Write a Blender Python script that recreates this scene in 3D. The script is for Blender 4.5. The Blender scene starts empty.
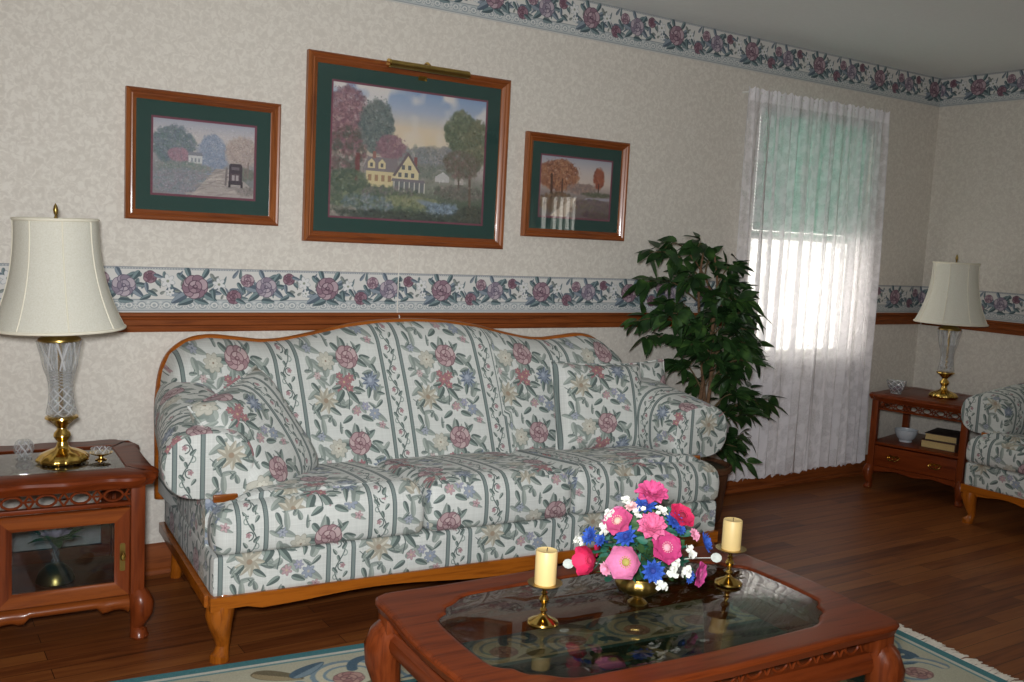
import bpy, bmesh, math, random
import numpy as np
from mathutils import Vector, Matrix
R = math.radians
SC = bpy.context.scene
COL = SC.collection
random.seed(7)
RNG = np.random.RandomState(11)

# ------------------------------------------------------------------ objects
def link(name, bm, mat, parent=None, sharp=35, uv=None, loc=None, rot=None, recalc=True):
    """One mesh object out of a bmesh."""
    bmesh.ops.remove_doubles(bm, verts=bm.verts, dist=1e-6)
    if recalc:
        bmesh.ops.recalc_face_normals(bm, faces=bm.faces)
    if uv:
        lay = bm.loops.layers.uv.new('UVMap')
        bm.normal_update()
        for f in bm.faces:
            for l in f.loops:
                l[lay].uv = uv(l.vert.co, f.normal)
    for f in bm.faces:
        f.smooth = True
    me = bpy.data.meshes.new(name)
    bm.to_mesh(me); bm.free()
    me.set_sharp_from_angle(angle=R(sharp))
    ms = mat if isinstance(mat, (list, tuple)) else [mat]
    for m in ms:
        me.materials.append(m)
    o = bpy.data.objects.new(name, me)
    COL.objects.link(o)
    if parent: o.parent = parent
    if loc: o.location = loc
    if rot: o.rotation_euler = rot
    return o

def tag(o, label, cat, group=None):
    o['label'] = label; o['category'] = cat
    if group: o['group'] = group
    return o

def thing(name, label, cat, loc=(0, 0, 0), rz=0.0, group=None):
    o = bpy.data.objects.new(name, None)
    o.empty_display_size = .05
    COL.objects.link(o)
    o.location = loc; o.rotation_euler = (0, 0, rz)
    return tag(o, label, cat, group)

def struct(name, bm, mat, parent=None, **k):
    o = link(name, bm, mat, parent, **k)
    if parent is None: o['kind'] = 'structure'
    return o

def copy_tree(o, parent=None):
    c = o.copy(); COL.objects.link(c)
    if parent: c.parent = parent
    for ch in list(o.children): copy_tree(ch, c)
    return c

# ------------------------------------------------------------------ shapes
def B(): return bmesh.new()

def loft(bm, loops, cap=True, closed=True):
    rows = [[bm.verts.new(p) for p in lp] for lp in loops]
    n = len(rows[0])
    for a, b in zip(rows[:-1], rows[1:]):
        for i in range(n if closed else n - 1):
            j = (i + 1) % n
            bm.faces.new((a[i], a[j], b[j], b[i]))
    if cap and closed:
        bm.faces.new(rows[0][::-1]); bm.faces.new(rows[-1])
    return rows

def box(bm, x0, x1, y0, y1, z0, z1, bev=0.0):
    t = bmesh.new()
    bmesh.ops.create_cube(t, size=1)
    for v in t.verts:
        v.co = Vector(((x0 + x1) / 2 + v.co.x * (x1 - x0), (y0 + y1) / 2 + v.co.y * (y1 - y0), (z0 + z1) / 2 + v.co.z * (z1 - z0)))
    if bev:
        bmesh.ops.bevel(t, geom=t.edges[:], offset=bev, segments=2, affect='EDGES', profile=.6)
    merge(bm, t)

def merge(bm, t, M=None):
    if M is not None: bmesh.ops.transform(t, matrix=M, verts=t.verts)
    me = bpy.data.meshes.new('tmp'); t.to_mesh(me); t.free()
    bm.from_mesh(me); bpy.data.meshes.remove(me)

def lathe(bm, prof, c=(0, 0, 0), seg=32, mod=None, cap=True):
    loops = []
    for r, z in prof:
        lp = []
        for i in range(seg):
            a = 2 * math.pi * i / seg
            rr = max(r, 1e-4)
            if mod: rr = mod(rr, a, z)
            lp.append((c[0] + rr * math.cos(a), c[1] + rr * math.sin(a), c[2] + z))
        loops.append(lp)
    loft(bm, loops, cap)

def tube(bm, pts, rad, seg=10, cap=True, flat=1.0):
    pts = [Vector(p) for p in pts]
    if not isinstance(rad, (list, tuple)): rad = [rad] * len(pts)
    loops = []; up = None
    for i, p in enumerate(pts):
        d = (pts[min(i + 1, len(pts) - 1)] - pts[max(i - 1, 0)]).normalized()
        if up is None:
            up = Vector((0, 0, 1)) if abs(d.z) < .9 else Vector((0, 1, 0))
        s = d.cross(up).normalized(); up = s.cross(d).normalized()
        loops.append([p + (s * math.cos(2 * math.pi * k / seg) + up * math.sin(2 * math.pi * k / seg) * flat) * rad[i] for k in range(seg)])
    loft(bm, loops, cap)

def spline(pts, n=8):
    """Catmull-Rom through points."""
    P = [Vector(p) for p in pts]; out = []
    for i in range(len(P) - 1):
        p0 = P[max(i - 1, 0)]; p1 = P[i]; p2 = P[i + 1]; p3 = P[min(i + 2, len(P) - 1)]
        for k in range(n):
            t = k / n
            out.append(.5 * ((2 * p1) + (p2 - p0) * t + (2 * p0 - 5 * p1 + 4 * p2 - p3) * t * t + (3 * p1 - p0 - 3 * p2 + p3) * t ** 3))
    out.append(P[-1])
    return out

def prism(bm, pts, axis, a, b):
    """2-D outline pts extruded along axis from a to b; axis y: pts are (x,z); z: (x,y); x: (y,z)."""
    def m(p, t):
        return {'y': (p[0], t, p[1]), 'z': (p[0], p[1], t), 'x': (t, p[0], p[1])}[axis]
    loft(bm, [[m(p, a) for p in pts], [m(p, b) for p in pts]])

def sphere(bm, c, r, sub=2, sc=(1, 1, 1)):
    t = bmesh.new()
    bmesh.ops.create_icosphere(t, subdivisions=sub, radius=r)
    merge(bm, t, Matrix.Translation(c) @ Matrix.Diagonal((*sc, 1)))

def rbox(bm, c, h, r, n=10, deform=None):
    """Rounded box: centre c, half sizes h, edge radius r."""
    t = bmesh.new()
    g = [math.sin(math.pi / 2 * (2 * i / n - 1)) for i in range(n + 1)]
    for ax in range(3):
        for s in (-1, 1):
            vs = []
            for i in range(n + 1):
                row = []
                for j in range(n + 1):
                    q = [0, 0, 0]; q[ax] = s; q[(ax + 1) % 3] = g[i]; q[(ax + 2) % 3] = g[j]
                    p = Vector([q[k] * h[k] for k in range(3)])
                    inn = Vector([max(-h[k] + r, min(h[k] - r, p[k])) for k in range(3)])
                    d = p - inn
                    p = inn + d.normalized() * r
                    if deform: p = deform(p)
                    row.append(t.verts.new(p + Vector(c)))
                vs.append(row)
            for i in range(n):
                for j in range(n):
                    t.faces.new((vs[i][j], vs[i + 1][j], vs[i + 1][j + 1], vs[i][j + 1]))
    bmesh.ops.remove_doubles(t, verts=t.verts, dist=1e-5)
    bmesh.ops.recalc_face_normals(t, faces=t.faces)
    merge(bm, t)

def inset2(pts, d):
    n = len(pts); out = []
    for i in range(n):
        p = Vector(pts[i]); a = Vector(pts[i - 1]); b = Vector(pts[(i + 1) % n])
        e1 = (p - a).normalized(); e2 = (b - p).normalized()
        n1 = Vector((-e1.y, e1.x)); n2 = Vector((-e2.y, e2.x))
        m = (n1 + n2)
        m = m.normalized() if m.length > 1e-6 else n1
        k = 1 / max(.5, m.dot(n1))
        out.append(p + m * d * k)
    return out

def round_poly(pts, r, n=5):
    """Counter-clockwise polygon with its corners rounded."""
    out = []; N = len(pts)
    for i in range(N):
        p = Vector(pts[i]); a = Vector(pts[i - 1]); b = Vector(pts[(i + 1) % N])
        rr = min(r, (p - a).length * .45, (b - p).length * .45)
        s = p + (a - p).normalized() * rr; e = p + (b - p).normalized() * rr
        for k in range(n + 1):
            t = k / n
            out.append((1 - t) ** 2 * s + 2 * t * (1 - t) * p + t * t * e)
    return out

def slab(bm, pts, layers, deform=None):
    """layers: (inset, z) from bottom to top."""
    loops = []
    for d, z in layers:
        q = inset2(pts, d) if d else [Vector(p) for p in pts]
        loops.append([Vector((p.x, p.y, z)) for p in q])
    if not deform:
        loft(bm, loops); return
    t = bmesh.new()
    loft(t, loops)
    caps = [f for f in t.faces if len(f.verts) > 4]
    res = bmesh.ops.triangulate(t, faces=caps)
    rim = {e for f in t.faces if len(f.verts) == 4 for e in f.edges}
    ed = [e for e in {e for f in res['faces'] for e in f.edges} if e not in rim and e.calc_length() > .06]
    bmesh.ops.subdivide_edges(t, edges=ed, cuts=5, use_grid_fill=True)
    bmesh.ops.triangulate(t, faces=[f for f in t.faces if len(f.verts) > 4])
    for v in t.verts: v.co = deform(v.co.copy())
    merge(bm, t)

def sides(quarter):
    """quarter: points from the middle of the right side to the middle of the far side, x>=0,y>=0; mirrored into a closed ccw loop."""
    q = [Vector(p) for p in quarter]
    a = q
    b = [Vector((-p.x, p.y)) for p in q[::-1]]
    c = [Vector((-p.x, -p.y)) for p in q]
    d = [Vector((p.x, -p.y)) for p in q[::-1]]
    out = []
    for s in (a, b, c, d):
        for p in s:
            if not out or (p - out[-1]).length > 1e-5: out.append(p)
    if (out[0] - out[-1]).length < 1e-5: out.pop()
    return out

def resample(pts, n):
    """Open polyline resampled to n+1 points."""
    P = [Vector(p) for p in pts]
    L = [0]
    for a, b in zip(P[:-1], P[1:]): L.append(L[-1] + (b - a).length)
    out = []
    for k in range(n + 1):
        s = L[-1] * k / n
        i = max(j for j in range(len(L)) if L[j] <= s + 1e-9); i = min(i, len(P) - 2)
        t = (s - L[i]) / max(1e-9, L[i + 1] - L[i])
        out.append(P[i].lerp(P[i + 1], t))
    return out

def ring(bm, outer, inner, lay_o, lay_i):
    """Frame-like slab with a hole: outer layers (inset,z) bottom->top, inner layers top->bottom; closed around."""
    loops = []
    for pts, lay, sg in ((outer, lay_o, 1), (inner, lay_i, -1)):
        for d, z in lay:
            q = inset2(pts, d * sg) if d else [Vector(p) for p in pts]
            loops.append([Vector((p.x, p.y, z)) for p in q])
    loops.append([v.copy() for v in loops[0]])
    loft(bm, loops, cap=False)

# ------------------------------------------------------------------ materials
def new_mat(name):
    m = bpy.data.materials.new(name); m.use_nodes = True
    nt = m.node_tree; nt.nodes.clear()
    out = nt.nodes.new('ShaderNodeOutputMaterial')
    return m, nt, out

def srgb(c):
    def f(v):
        v /= 255.0
        return v / 12.92 if v <= .04045 else ((v + .055) / 1.055) ** 2.4
    return (f(c[0]), f(c[1]), f(c[2]), 1)

def N(nt, t, **k):
    n = nt.nodes.new(t)
    for a, v in k.items():
        if a in n.inputs: n.inputs[a].default_value = v
        else: setattr(n, a, v)
    return n

def bsdf(nt, out, rough=.5, metal=0, coat=0, spec=.5):
    b = nt.nodes.new('ShaderNodeBsdfPrincipled')
    b.inputs['Roughness'].default_value = rough
    b.inputs['Metallic'].default_value = metal
    b.inputs['Coat Weight'].default_value = coat
    b.inputs['Coat Roughness'].default_value = .08
    b.inputs['Specular IOR Level'].default_value = spec
    nt.links.new(b.outputs[0], out.inputs[0])
    return b

def ramp(nt, src, stops):
    r = nt.nodes.new('ShaderNodeValToRGB')
    e = r.color_ramp.elements
    while len(e) < len(stops): e.new(.5)
    for i, (p, c) in enumerate(stops):
        e[i].position = p; e[i].color = c
    nt.links.new(src, r.inputs[0])
    return r

def bump(nt, b, src, strength=.2, dist=.002):
    n = N(nt, 'ShaderNodeBump', Strength=strength, Distance=dist)
    nt.links.new(src, n.inputs['Height']); nt.links.new(n.outputs[0], b.inputs['Normal'])

def plain(name, c, rough=.5, metal=0, coat=0, var=.08, scale=30, spec=.5, bmp=0):
    m, nt, out = new_mat(name)
    b = bsdf(nt, out, rough, metal, coat, spec)
    tc = N(nt, 'ShaderNodeTexCoord')
    no = N(nt, 'ShaderNodeTexNoise', Scale=scale, Detail=3.0)
    nt.links.new(tc.outputs['Object'], no.inputs['Vector'])
    l = srgb(c)
    r = ramp(nt, no.outputs['Fac'], [(.25, tuple(v * (1 - var) for v in l[:3]) + (1,)), (.75, tuple(min(1, v * (1 + var)) for v in l[:3]) + (1,))])
    nt.links.new(r.outputs[0], b.inputs['Base Color'])
    if bmp: bump(nt, b, no.outputs['Fac'], bmp)
    return m

def wood(name, c1, c2, axis='x', rough=.28, coat=.35, k=1.0, spec=.32):
    m, nt, out = new_mat(name)
    b = bsdf(nt, out, rough, 0, coat, spec)
    tc = N(nt, 'ShaderNodeTexCoord')
    mp = N(nt, 'ShaderNodeMapping')
    s = {'x': (2.5, 38, 38), 'y': (38, 2.5, 38), 'z': (38, 38, 2.5)}[axis]
    mp.inputs['Scale'].default_value = tuple(v * k for v in s)
    nt.links.new(tc.outputs['Object'], mp.inputs[0])
    n1 = N(nt, 'ShaderNodeTexNoise', Scale=1.0, Detail=5.0, Roughness=.6, Distortion=.6)
    nt.links.new(mp.outputs[0], n1.inputs['Vector'])
    n2 = N(nt, 'ShaderNodeTexNoise', Scale=4.0, Detail=3.0)
    nt.links.new(mp.outputs[0], n2.inputs['Vector'])
    mx = N(nt, 'ShaderNodeMath', operation='MULTIPLY_ADD')
    mx.inputs[1].default_value = .35
    nt.links.new(n2.outputs['Fac'], mx.inputs[0]); nt.links.new(n1.outputs['Fac'], mx.inputs[2])
    r = ramp(nt, mx.outputs[0], [(.45, srgb(c2)), (.72, srgb(c1)), (.9, srgb(c1))])
    nt.links.new(r.outputs[0], b.inputs['Base Color'])
    bump(nt, b, n1.outputs['Fac'], .06, .001)
    return m

def image(name, arr):
    """A pixel array painted below, as an image datablock made in memory."""
    h, w = arr.shape[:2]
    im = bpy.data.images.new(name, w, h)
    px = np.ones((h, w, 4), np.float32)
    px[..., :3] = np.clip(arr[::-1], 0, 255) / 255.0
    im.pixels.foreach_set(px.ravel())
    im.update(); im.pack()
    return im

def tex_mat(name, arr, rough=.8, spec=.3, coat=0, ext='REPEAT', weave=0, sheen=0):
    m, nt, out = new_mat(name)
    b = bsdf(nt, out, rough, 0, coat, spec)
    t = N(nt, 'ShaderNodeTexImage'); t.image = image(name, arr); t.extension = ext
    uvn = N(nt, 'ShaderNodeTexCoord')
    nt.links.new(uvn.outputs['UV'], t.inputs[0])
    nt.links.new(t.outputs[0], b.inputs['Base Color'])
    if sheen: b.inputs['Sheen Weight'].default_value = sheen
    if weave:
        no = N(nt, 'ShaderNodeTexNoise', Scale=weave, Detail=2.0)
        nt.links.new(uvn.outputs['Object'], no.inputs['Vector'])
        bump(nt, b, no.outputs['Fac'], .25, .002)
    return m

def fresnel(nt, ior):
    """Fresnel share that is the same entering and leaving the sheet."""
    g = N(nt, 'ShaderNodeNewGeometry')
    k = N(nt, 'ShaderNodeMath', operation='MULTIPLY_ADD'); k.inputs[1].default_value = 1 / ior - ior; k.inputs[2].default_value = ior
    nt.links.new(g.outputs['Backfacing'], k.inputs[0])
    fr = N(nt, 'ShaderNodeFresnel'); nt.links.new(k.outputs[0], fr.inputs['IOR'])
    return fr

def sheet_glass(name, tint=(1, 1, 1), ior=1.5, dirt=0.0):
    """Flat pane: clear straight through plus a Fresnel mirror."""
    m, nt, out = new_mat(name)
    tr = N(nt, 'ShaderNodeBsdfTransparent'); tr.inputs[0].default_value = (*tint, 1)
    gl = N(nt, 'ShaderNodeBsdfGlossy', Roughness=.01)
    fr = fresnel(nt, ior)
    mx = N(nt, 'ShaderNodeMixShader')
    nt.links.new(fr.outputs[0], mx.inputs[0]); nt.links.new(tr.outputs[0], mx.inputs[1]); nt.links.new(gl.outputs[0], mx.inputs[2])
    nt.links.new(mx.outputs[0], out.inputs[0])
    return m

def crystal(name, tint=(.955, .965, .97)):
    m, nt, out = new_mat(name)
    g = N(nt, 'ShaderNodeBsdfGlossy', Roughness=.03)
    tr = N(nt, 'ShaderNodeBsdfTransparent'); tr.inputs[0].default_value = (*tint, 1)
    d = N(nt, 'ShaderNodeBsdfDiffuse'); d.inputs[0].default_value = (.86, .88, .90, 1)
    fr = fresnel(nt, 1.7)
    m1 = N(nt, 'ShaderNodeMixShader'); m2 = N(nt, 'ShaderNodeMixShader')
    tc = N(nt, 'ShaderNodeTexCoord')                  # ground facets: matt along the cuts
    sp = N(nt, 'ShaderNodeSeparateXYZ'); nt.links.new(tc.outputs['Object'], sp.inputs[0])
    def M_(op, a, b=None, c=None):
        n_ = N(nt, 'ShaderNodeMath', operation=op)
        for i_, v in enumerate((a, b, c)):
            if v is None: continue
            if isinstance(v, (int, float)): n_.inputs[i_].default_value = v
            else: nt.links.new(v, n_.inputs[i_])
        return n_.outputs[0]
    an = M_('MULTIPLY', M_('ARCTAN2', sp.outputs[1], sp.outputs[0]), 4.0)
    low = N(nt, 'ShaderNodeMapRange'); low.inputs['From Min'].default_value = .30; low.inputs['From Max'].default_value = .24; low.inputs['To Min'].default_value = .18; low.inputs['To Max'].default_value = 1.0
    nt.links.new(sp.outputs[2], low.inputs['Value'])   # crossed cuts below, long flutes above
    tw = M_('MULTIPLY', sp.outputs[2], 105.0); tw = M_('MULTIPLY', tw, low.outputs[0])
    d1 = M_('ABSOLUTE', M_('SINE', M_('ADD', an, tw))); d2 = M_('ABSOLUTE', M_('SINE', M_('SUBTRACT', an, tw)))
    cutd = M_('MINIMUM', d1, d2)
    rr = ramp(nt, cutd, [(.06, (.42, .42, .42, 1)), (.34, (.05, .05, .05, 1))])
    nt.links.new(rr.outputs[0], m2.inputs[0])
    bp = N(nt, 'ShaderNodeBump', Strength=.9, Distance=.004); nt.links.new(cutd, bp.inputs['Height'])
    for n_ in (g, d): nt.links.new(bp.outputs[0], n_.inputs['Normal'])
    nt.links.new(fr.outputs[0], m1.inputs[0]); nt.links.new(tr.outputs[0], m1.inputs[1]); nt.links.new(g.outputs[0], m1.inputs[2])
    nt.links.new(m1.outputs[0], m2.inputs[1]); nt.links.new(d.outputs[0], m2.inputs[2])
    nt.links.new(m2.outputs[0], out.inputs[0])
    return m

# ------------------------------------------------------------------ painting of woven and printed patterns
class Paint:
    def __init__(s, w, h, bg, wrap=(True, True)):
        s.w, s.h = w, h; s.a = np.zeros((h, w, 3), np.float32) + np.array(bg, np.float32); s.wrap = wrap
    def _put(s, cx, cy, ext, fn, col, al):
        x0, x1 = int(cx - ext) - 1, int(cx + ext) + 2; y0, y1 = int(cy - ext) - 1, int(cy + ext) + 2
        xs = np.arange(x0, x1); ys = np.arange(y0, y1)
        if not s.wrap[0]: xs = xs[(xs >= 0) & (xs < s.w)]
        if not s.wrap[1]: ys = ys[(ys >= 0) & (ys < s.h)]
        if len(xs) == 0 or len(ys) == 0: return
        X, Y = np.meshgrid(xs - cx, ys - cy)
        m = (np.clip(fn(X, Y), 0, 1) * al)[..., None]
        ix = np.ix_(ys % s.h, xs % s.w)
        s.a[ix] = s.a[ix] * (1 - m) + np.array(col, np.float32) * m
    def ell(s, cx, cy, rx, ry, ang, col, al=1.0, soft=1.2):
        ca, sa = math.cos(ang), math.sin(ang); mn = min(rx, ry)
        def fn(X, Y):
            u = (X * ca + Y * sa) / rx; v = (-X * sa + Y * ca) / ry
            return (1 - np.sqrt(u * u + v * v)) * mn / soft + .5
        s._put(cx, cy, max(rx, ry) + soft, fn, col, al)
    def leaf(s, cx, cy, L, W, ang, col, dark, al=1.0):
        ca, sa = math.cos(ang), math.sin(ang)
        def fn(X, Y):
            u = (X * ca + Y * sa) / L; v = np.abs(-X * sa + Y * ca)
            w = W * np.sqrt(np.clip(1 - u * u, 0, 1)) * (1 - .35 * u)
            return np.where(np.abs(u) < 1, (w - v) / 1.2 + .5, 0)
        s._put(cx, cy, L, fn, dark, al)
        def fn2(X, Y):
            u = (X * ca + Y * sa) / L; vv = -X * sa + Y * ca; v = np.abs(vv)
            w = W * np.sqrt(np.clip(1 - u * u, 0, 1)) * (1 - .35 * u) - 1.0
            return np.where((np.abs(u) < .92) & (vv > .4), (w - v) / 1.2 + .5, 0)
        s._put(cx, cy, L, fn2, col, al)
    def line(s, pts, w, col, al=1.0):
        for (xa, ya), (xb, yb) in zip(pts[:-1], pts[1:]):
            d = math.hypot(xb - xa, yb - ya); n = max(1, int(d / max(.6, w * .5)))
            for i in range(n): s.ell(xa + (xb - xa) * i / n, ya + (yb - ya) * i / n, w, w, 0, col, al)
    def rose(s, cx, cy, r, cols, dark, seed=0):
        rn = random.Random(seed)
        for k in range(9):
            a = k / 9 * 6.283 + rn.random() * .4
            s.ell(cx + math.cos(a) * r * .62, cy + math.sin(a) * r * .58, r * .46, r * .36, a + 1.57, dark)
            s.ell(cx + math.cos(a) * r * .62, cy + math.sin(a) * r * .58, r * .41, r * .31, a + 1.57, cols[k % len(cols)])
        for k in range(6):
            a = k / 6 * 6.283 + rn.random()
            s.ell(cx + math.cos(a) * r * .3, cy + math.sin(a) * r * .28, r * .36, r * .24, a + 1.57, dark)
            s.ell(cx + math.cos(a) * r * .3, cy + math.sin(a) * r * .27, r * .31, r * .18, a + 1.57, cols[(k + 1) % len(cols)])
        s.ell(cx, cy, r * .2, r * .17, 0, dark); s.ell(cx + r * .03, cy - r * .03, r * .1, r * .08, 0, cols[0])
    def star(s, cx, cy, r, n, col, dark, core=None, rot=0, fat=.22):
        for k in range(n):
            a = rot + k / n * 6.283
            s.ell(cx + math.cos(a) * r * .55, cy + math.sin(a) * r * .55, r * .5, r * fat + 1, a, dark)
        for k in range(n):
            a = rot + k / n * 6.283
            s.ell(cx + math.cos(a) * r * .57, cy + math.sin(a) * r * .57, r * .42, r * fat, a, col)
        s.ell(cx, cy, r * .2, r * .2, 0, core or dark)
    def curl(s, cx, cy, r, a0, a1, w, col, shrink=.25):
        pts = []
        for i in range(18):
            t = i / 17; a = a0 + (a1 - a0) * t; q = r * (1 - (1 - shrink) * t)
            pts.append((cx + math.cos(a) * q, cy + math.sin(a) * q))
        s.line(pts, w, col)

def paint_fabric():
    W, H = 420, 310                                   # one millimetre a pixel
    p = Paint(W, H, (208, 211, 204))
    p.a += RNG.normal(0, 4, (H, 1, 1)) + RNG.normal(0, 4, (1, W, 1))
    G, GD = (122, 146, 136), (70, 92, 88); G2 = (148, 165, 152)
    # scrolling vine between the twin stripes
    v0 = 45
    pts = [(v0 + 16 * math.sin(2 * math.pi * y / 155), y) for y in range(-4, H + 5, 4)]
    p.line(pts, 1.7, GD)
    for k in range(4):
        y = 20 + k * 77.5; sg = 1 if k % 2 else -1
        p.curl(v0 + sg * 7, y, 17, 1.57, 1.57 + sg * 5.4, 1.6, GD); p.curl(v0 - sg * 14, y + 38, 12, -1.2, -1.2 - sg * 5, 1.5, G)
        p.star(v0 + sg * 9, y, 9, 5, (186, 130, 138), (150, 84, 96)); p.leaf(v0 - sg * 16, y + 14, 13, 6, .8 * sg, G, GD); p.leaf(v0 + sg * 18, y + 30, 12, 5, 2.2 * sg, G2, GD)
        p.leaf(v0 - sg * 4, y - 24, 12, 5, 1.2, G, GD)
    for x in (5, 88):                                 # the twin stripes
        p.a[:, x - 5:x + 10] = np.array((102, 124, 122)); p.a[:, x - 5:x - 2] = np.array((66, 84, 84)); p.a[:, x + 8:x + 10] = np.array((66, 84, 84))
        p.a[::4, x - 2:x + 8] = np.array((122, 142, 138))
    # bouquet
    rx, ry = 288, 52
    for (dx, dy, L, Wd, a) in ((-52, 8, 30, 12, .2), (50, 22, 28, 11, .6), (44, -28, 27, 11, -.7), (-38, -30, 25, 10, .9), (12, 58, 26, 10, 1.3), (-26, 52, 24, 9, 2.2), (70, 2, 22, 9, .1), (-6, -46, 22, 9, 1.4)):
        p.leaf(rx + dx, ry + dy, L, Wd, a, G, GD)
    r0 = random.Random(9)
    for k in range(46):                               # shadowy grey-green foliage behind the bouquet
        t = r0.random(); x = r0.uniform(120, 400); y = r0.uniform(0, H)
        p.leaf(x, y, r0.uniform(18, 34), r0.uniform(7, 13), r0.uniform(0, 6.28), (156, 170, 158), (112, 130, 122), .85)
    # beige-grey open flower beside the rose
    p.star(200, 66, 34, 8, (188, 184, 164), (140, 138, 118), (160, 140, 100), .3, .26); p.star(200, 66, 18, 7, (204, 198, 176), (150, 145, 120), (150, 120, 90), .1, .28)
    p.rose(rx, ry, 46, [(186, 136, 142), (164, 108, 118), (198, 156, 158)], (122, 66, 80), 3)
    # red spray
    for dx, dy, r in ((0, 0, 22), (26, -14, 18), (-22, 18, 17), (18, 22, 17), (-14, -22, 14)):
        p.star(258 + dx, 142 + dy, r, 6, (178, 96, 104), (138, 58, 70), (210, 170, 120), dx * .1, .24)
    p.line([(262, 165), (270, 200), (262, 240)], 1.6, GD)
    p.leaf(232, 196, 32, 12, 2.2, G, GD); p.leaf(290, 200, 30, 11, .9, G, GD); p.leaf(316, 172, 24, 9, .3, G2, GD); p.leaf(225, 160, 20, 8, 2.9, G2, GD)
    # blue bloom
    for k in range(11):
        a = k / 11 * 6.283; p.leaf(366 + 17 * math.cos(a), 140 + 20 * math.sin(a), 20, 7, a, (136, 154, 178), (84, 102, 132))
    p.ell(366, 140, 15, 17, 0, (118, 134, 164)); p.ell(364, 137, 8, 9, 0, (150, 165, 190))
    p.leaf(352, 182, 22, 8, 1.8, G, GD); p.leaf(388, 96, 20, 8, 1.1, G, GD)
    # beige star and its leaves
    for k in range(9):
        a = k / 9 * 6.283; p.leaf(176 + 24 * math.cos(a), 206 + 24 * math.sin(a), 24, 9, a + .2, (200, 192, 166), (166, 156, 130))
    p.ell(176, 206, 9, 9, 0, (160, 128, 96)); p.leaf(140, 232, 26, 9, 2.4, G2, GD); p.leaf(208, 246, 24, 9, .6, G2, GD)
    p.leaf(144, 160, 22, 9, .9, G2, GD)
    # small late flowers
    p.star(292, 246, 18, 6, (190, 140, 148), (150, 90, 104), (206, 176, 130), .4); p.star(330, 232, 16, 6, (150, 150, 180), (98, 104, 142), (190, 180, 150), .1)
    p.star(362, 258, 22, 7, (132, 146, 172), (84, 98, 130), (180, 170, 150), .2); p.leaf(330, 276, 24, 9, .4, G, GD); p.leaf(386, 224, 20, 7, 2.4, G2, GD)
    p.leaf(250, 276, 24, 9, 2.6, G, GD); p.star(386, 300, 14, 5, (196, 150, 156), (150, 90, 104)); p.star(140, 20, 16, 6, (150, 160, 178), (96, 110, 138)); p.leaf(130, 290, 22, 8, 1.2, G, GD)
    p.star(158, 118, 14, 6, (200, 170, 168), (156, 110, 112)); p.leaf(400, 186, 16, 6, .2, G, GD)
    r = random.Random(2)
    for k in range(26):                               # sprigs filling the gaps
        x = r.uniform(118, 405); y = r.uniform(0, H)
        if p.a[int(y) % H, int(x)].mean() < 190: continue
        p.leaf(x, y, r.uniform(13, 22), r.uniform(5, 8), r.uniform(0, 6.28), G2, GD, .8); p.line([(x, y), (x + r.uniform(-22, 22), y + r.uniform(-22, 22))], 1.1, GD, .7)
    g = p.a.mean(2, keepdims=True)
    a = g + (p.a - g) * .62                           # faded dyes
    return a * .86 + np.array((204, 206, 196)) * .14 - 4

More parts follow.
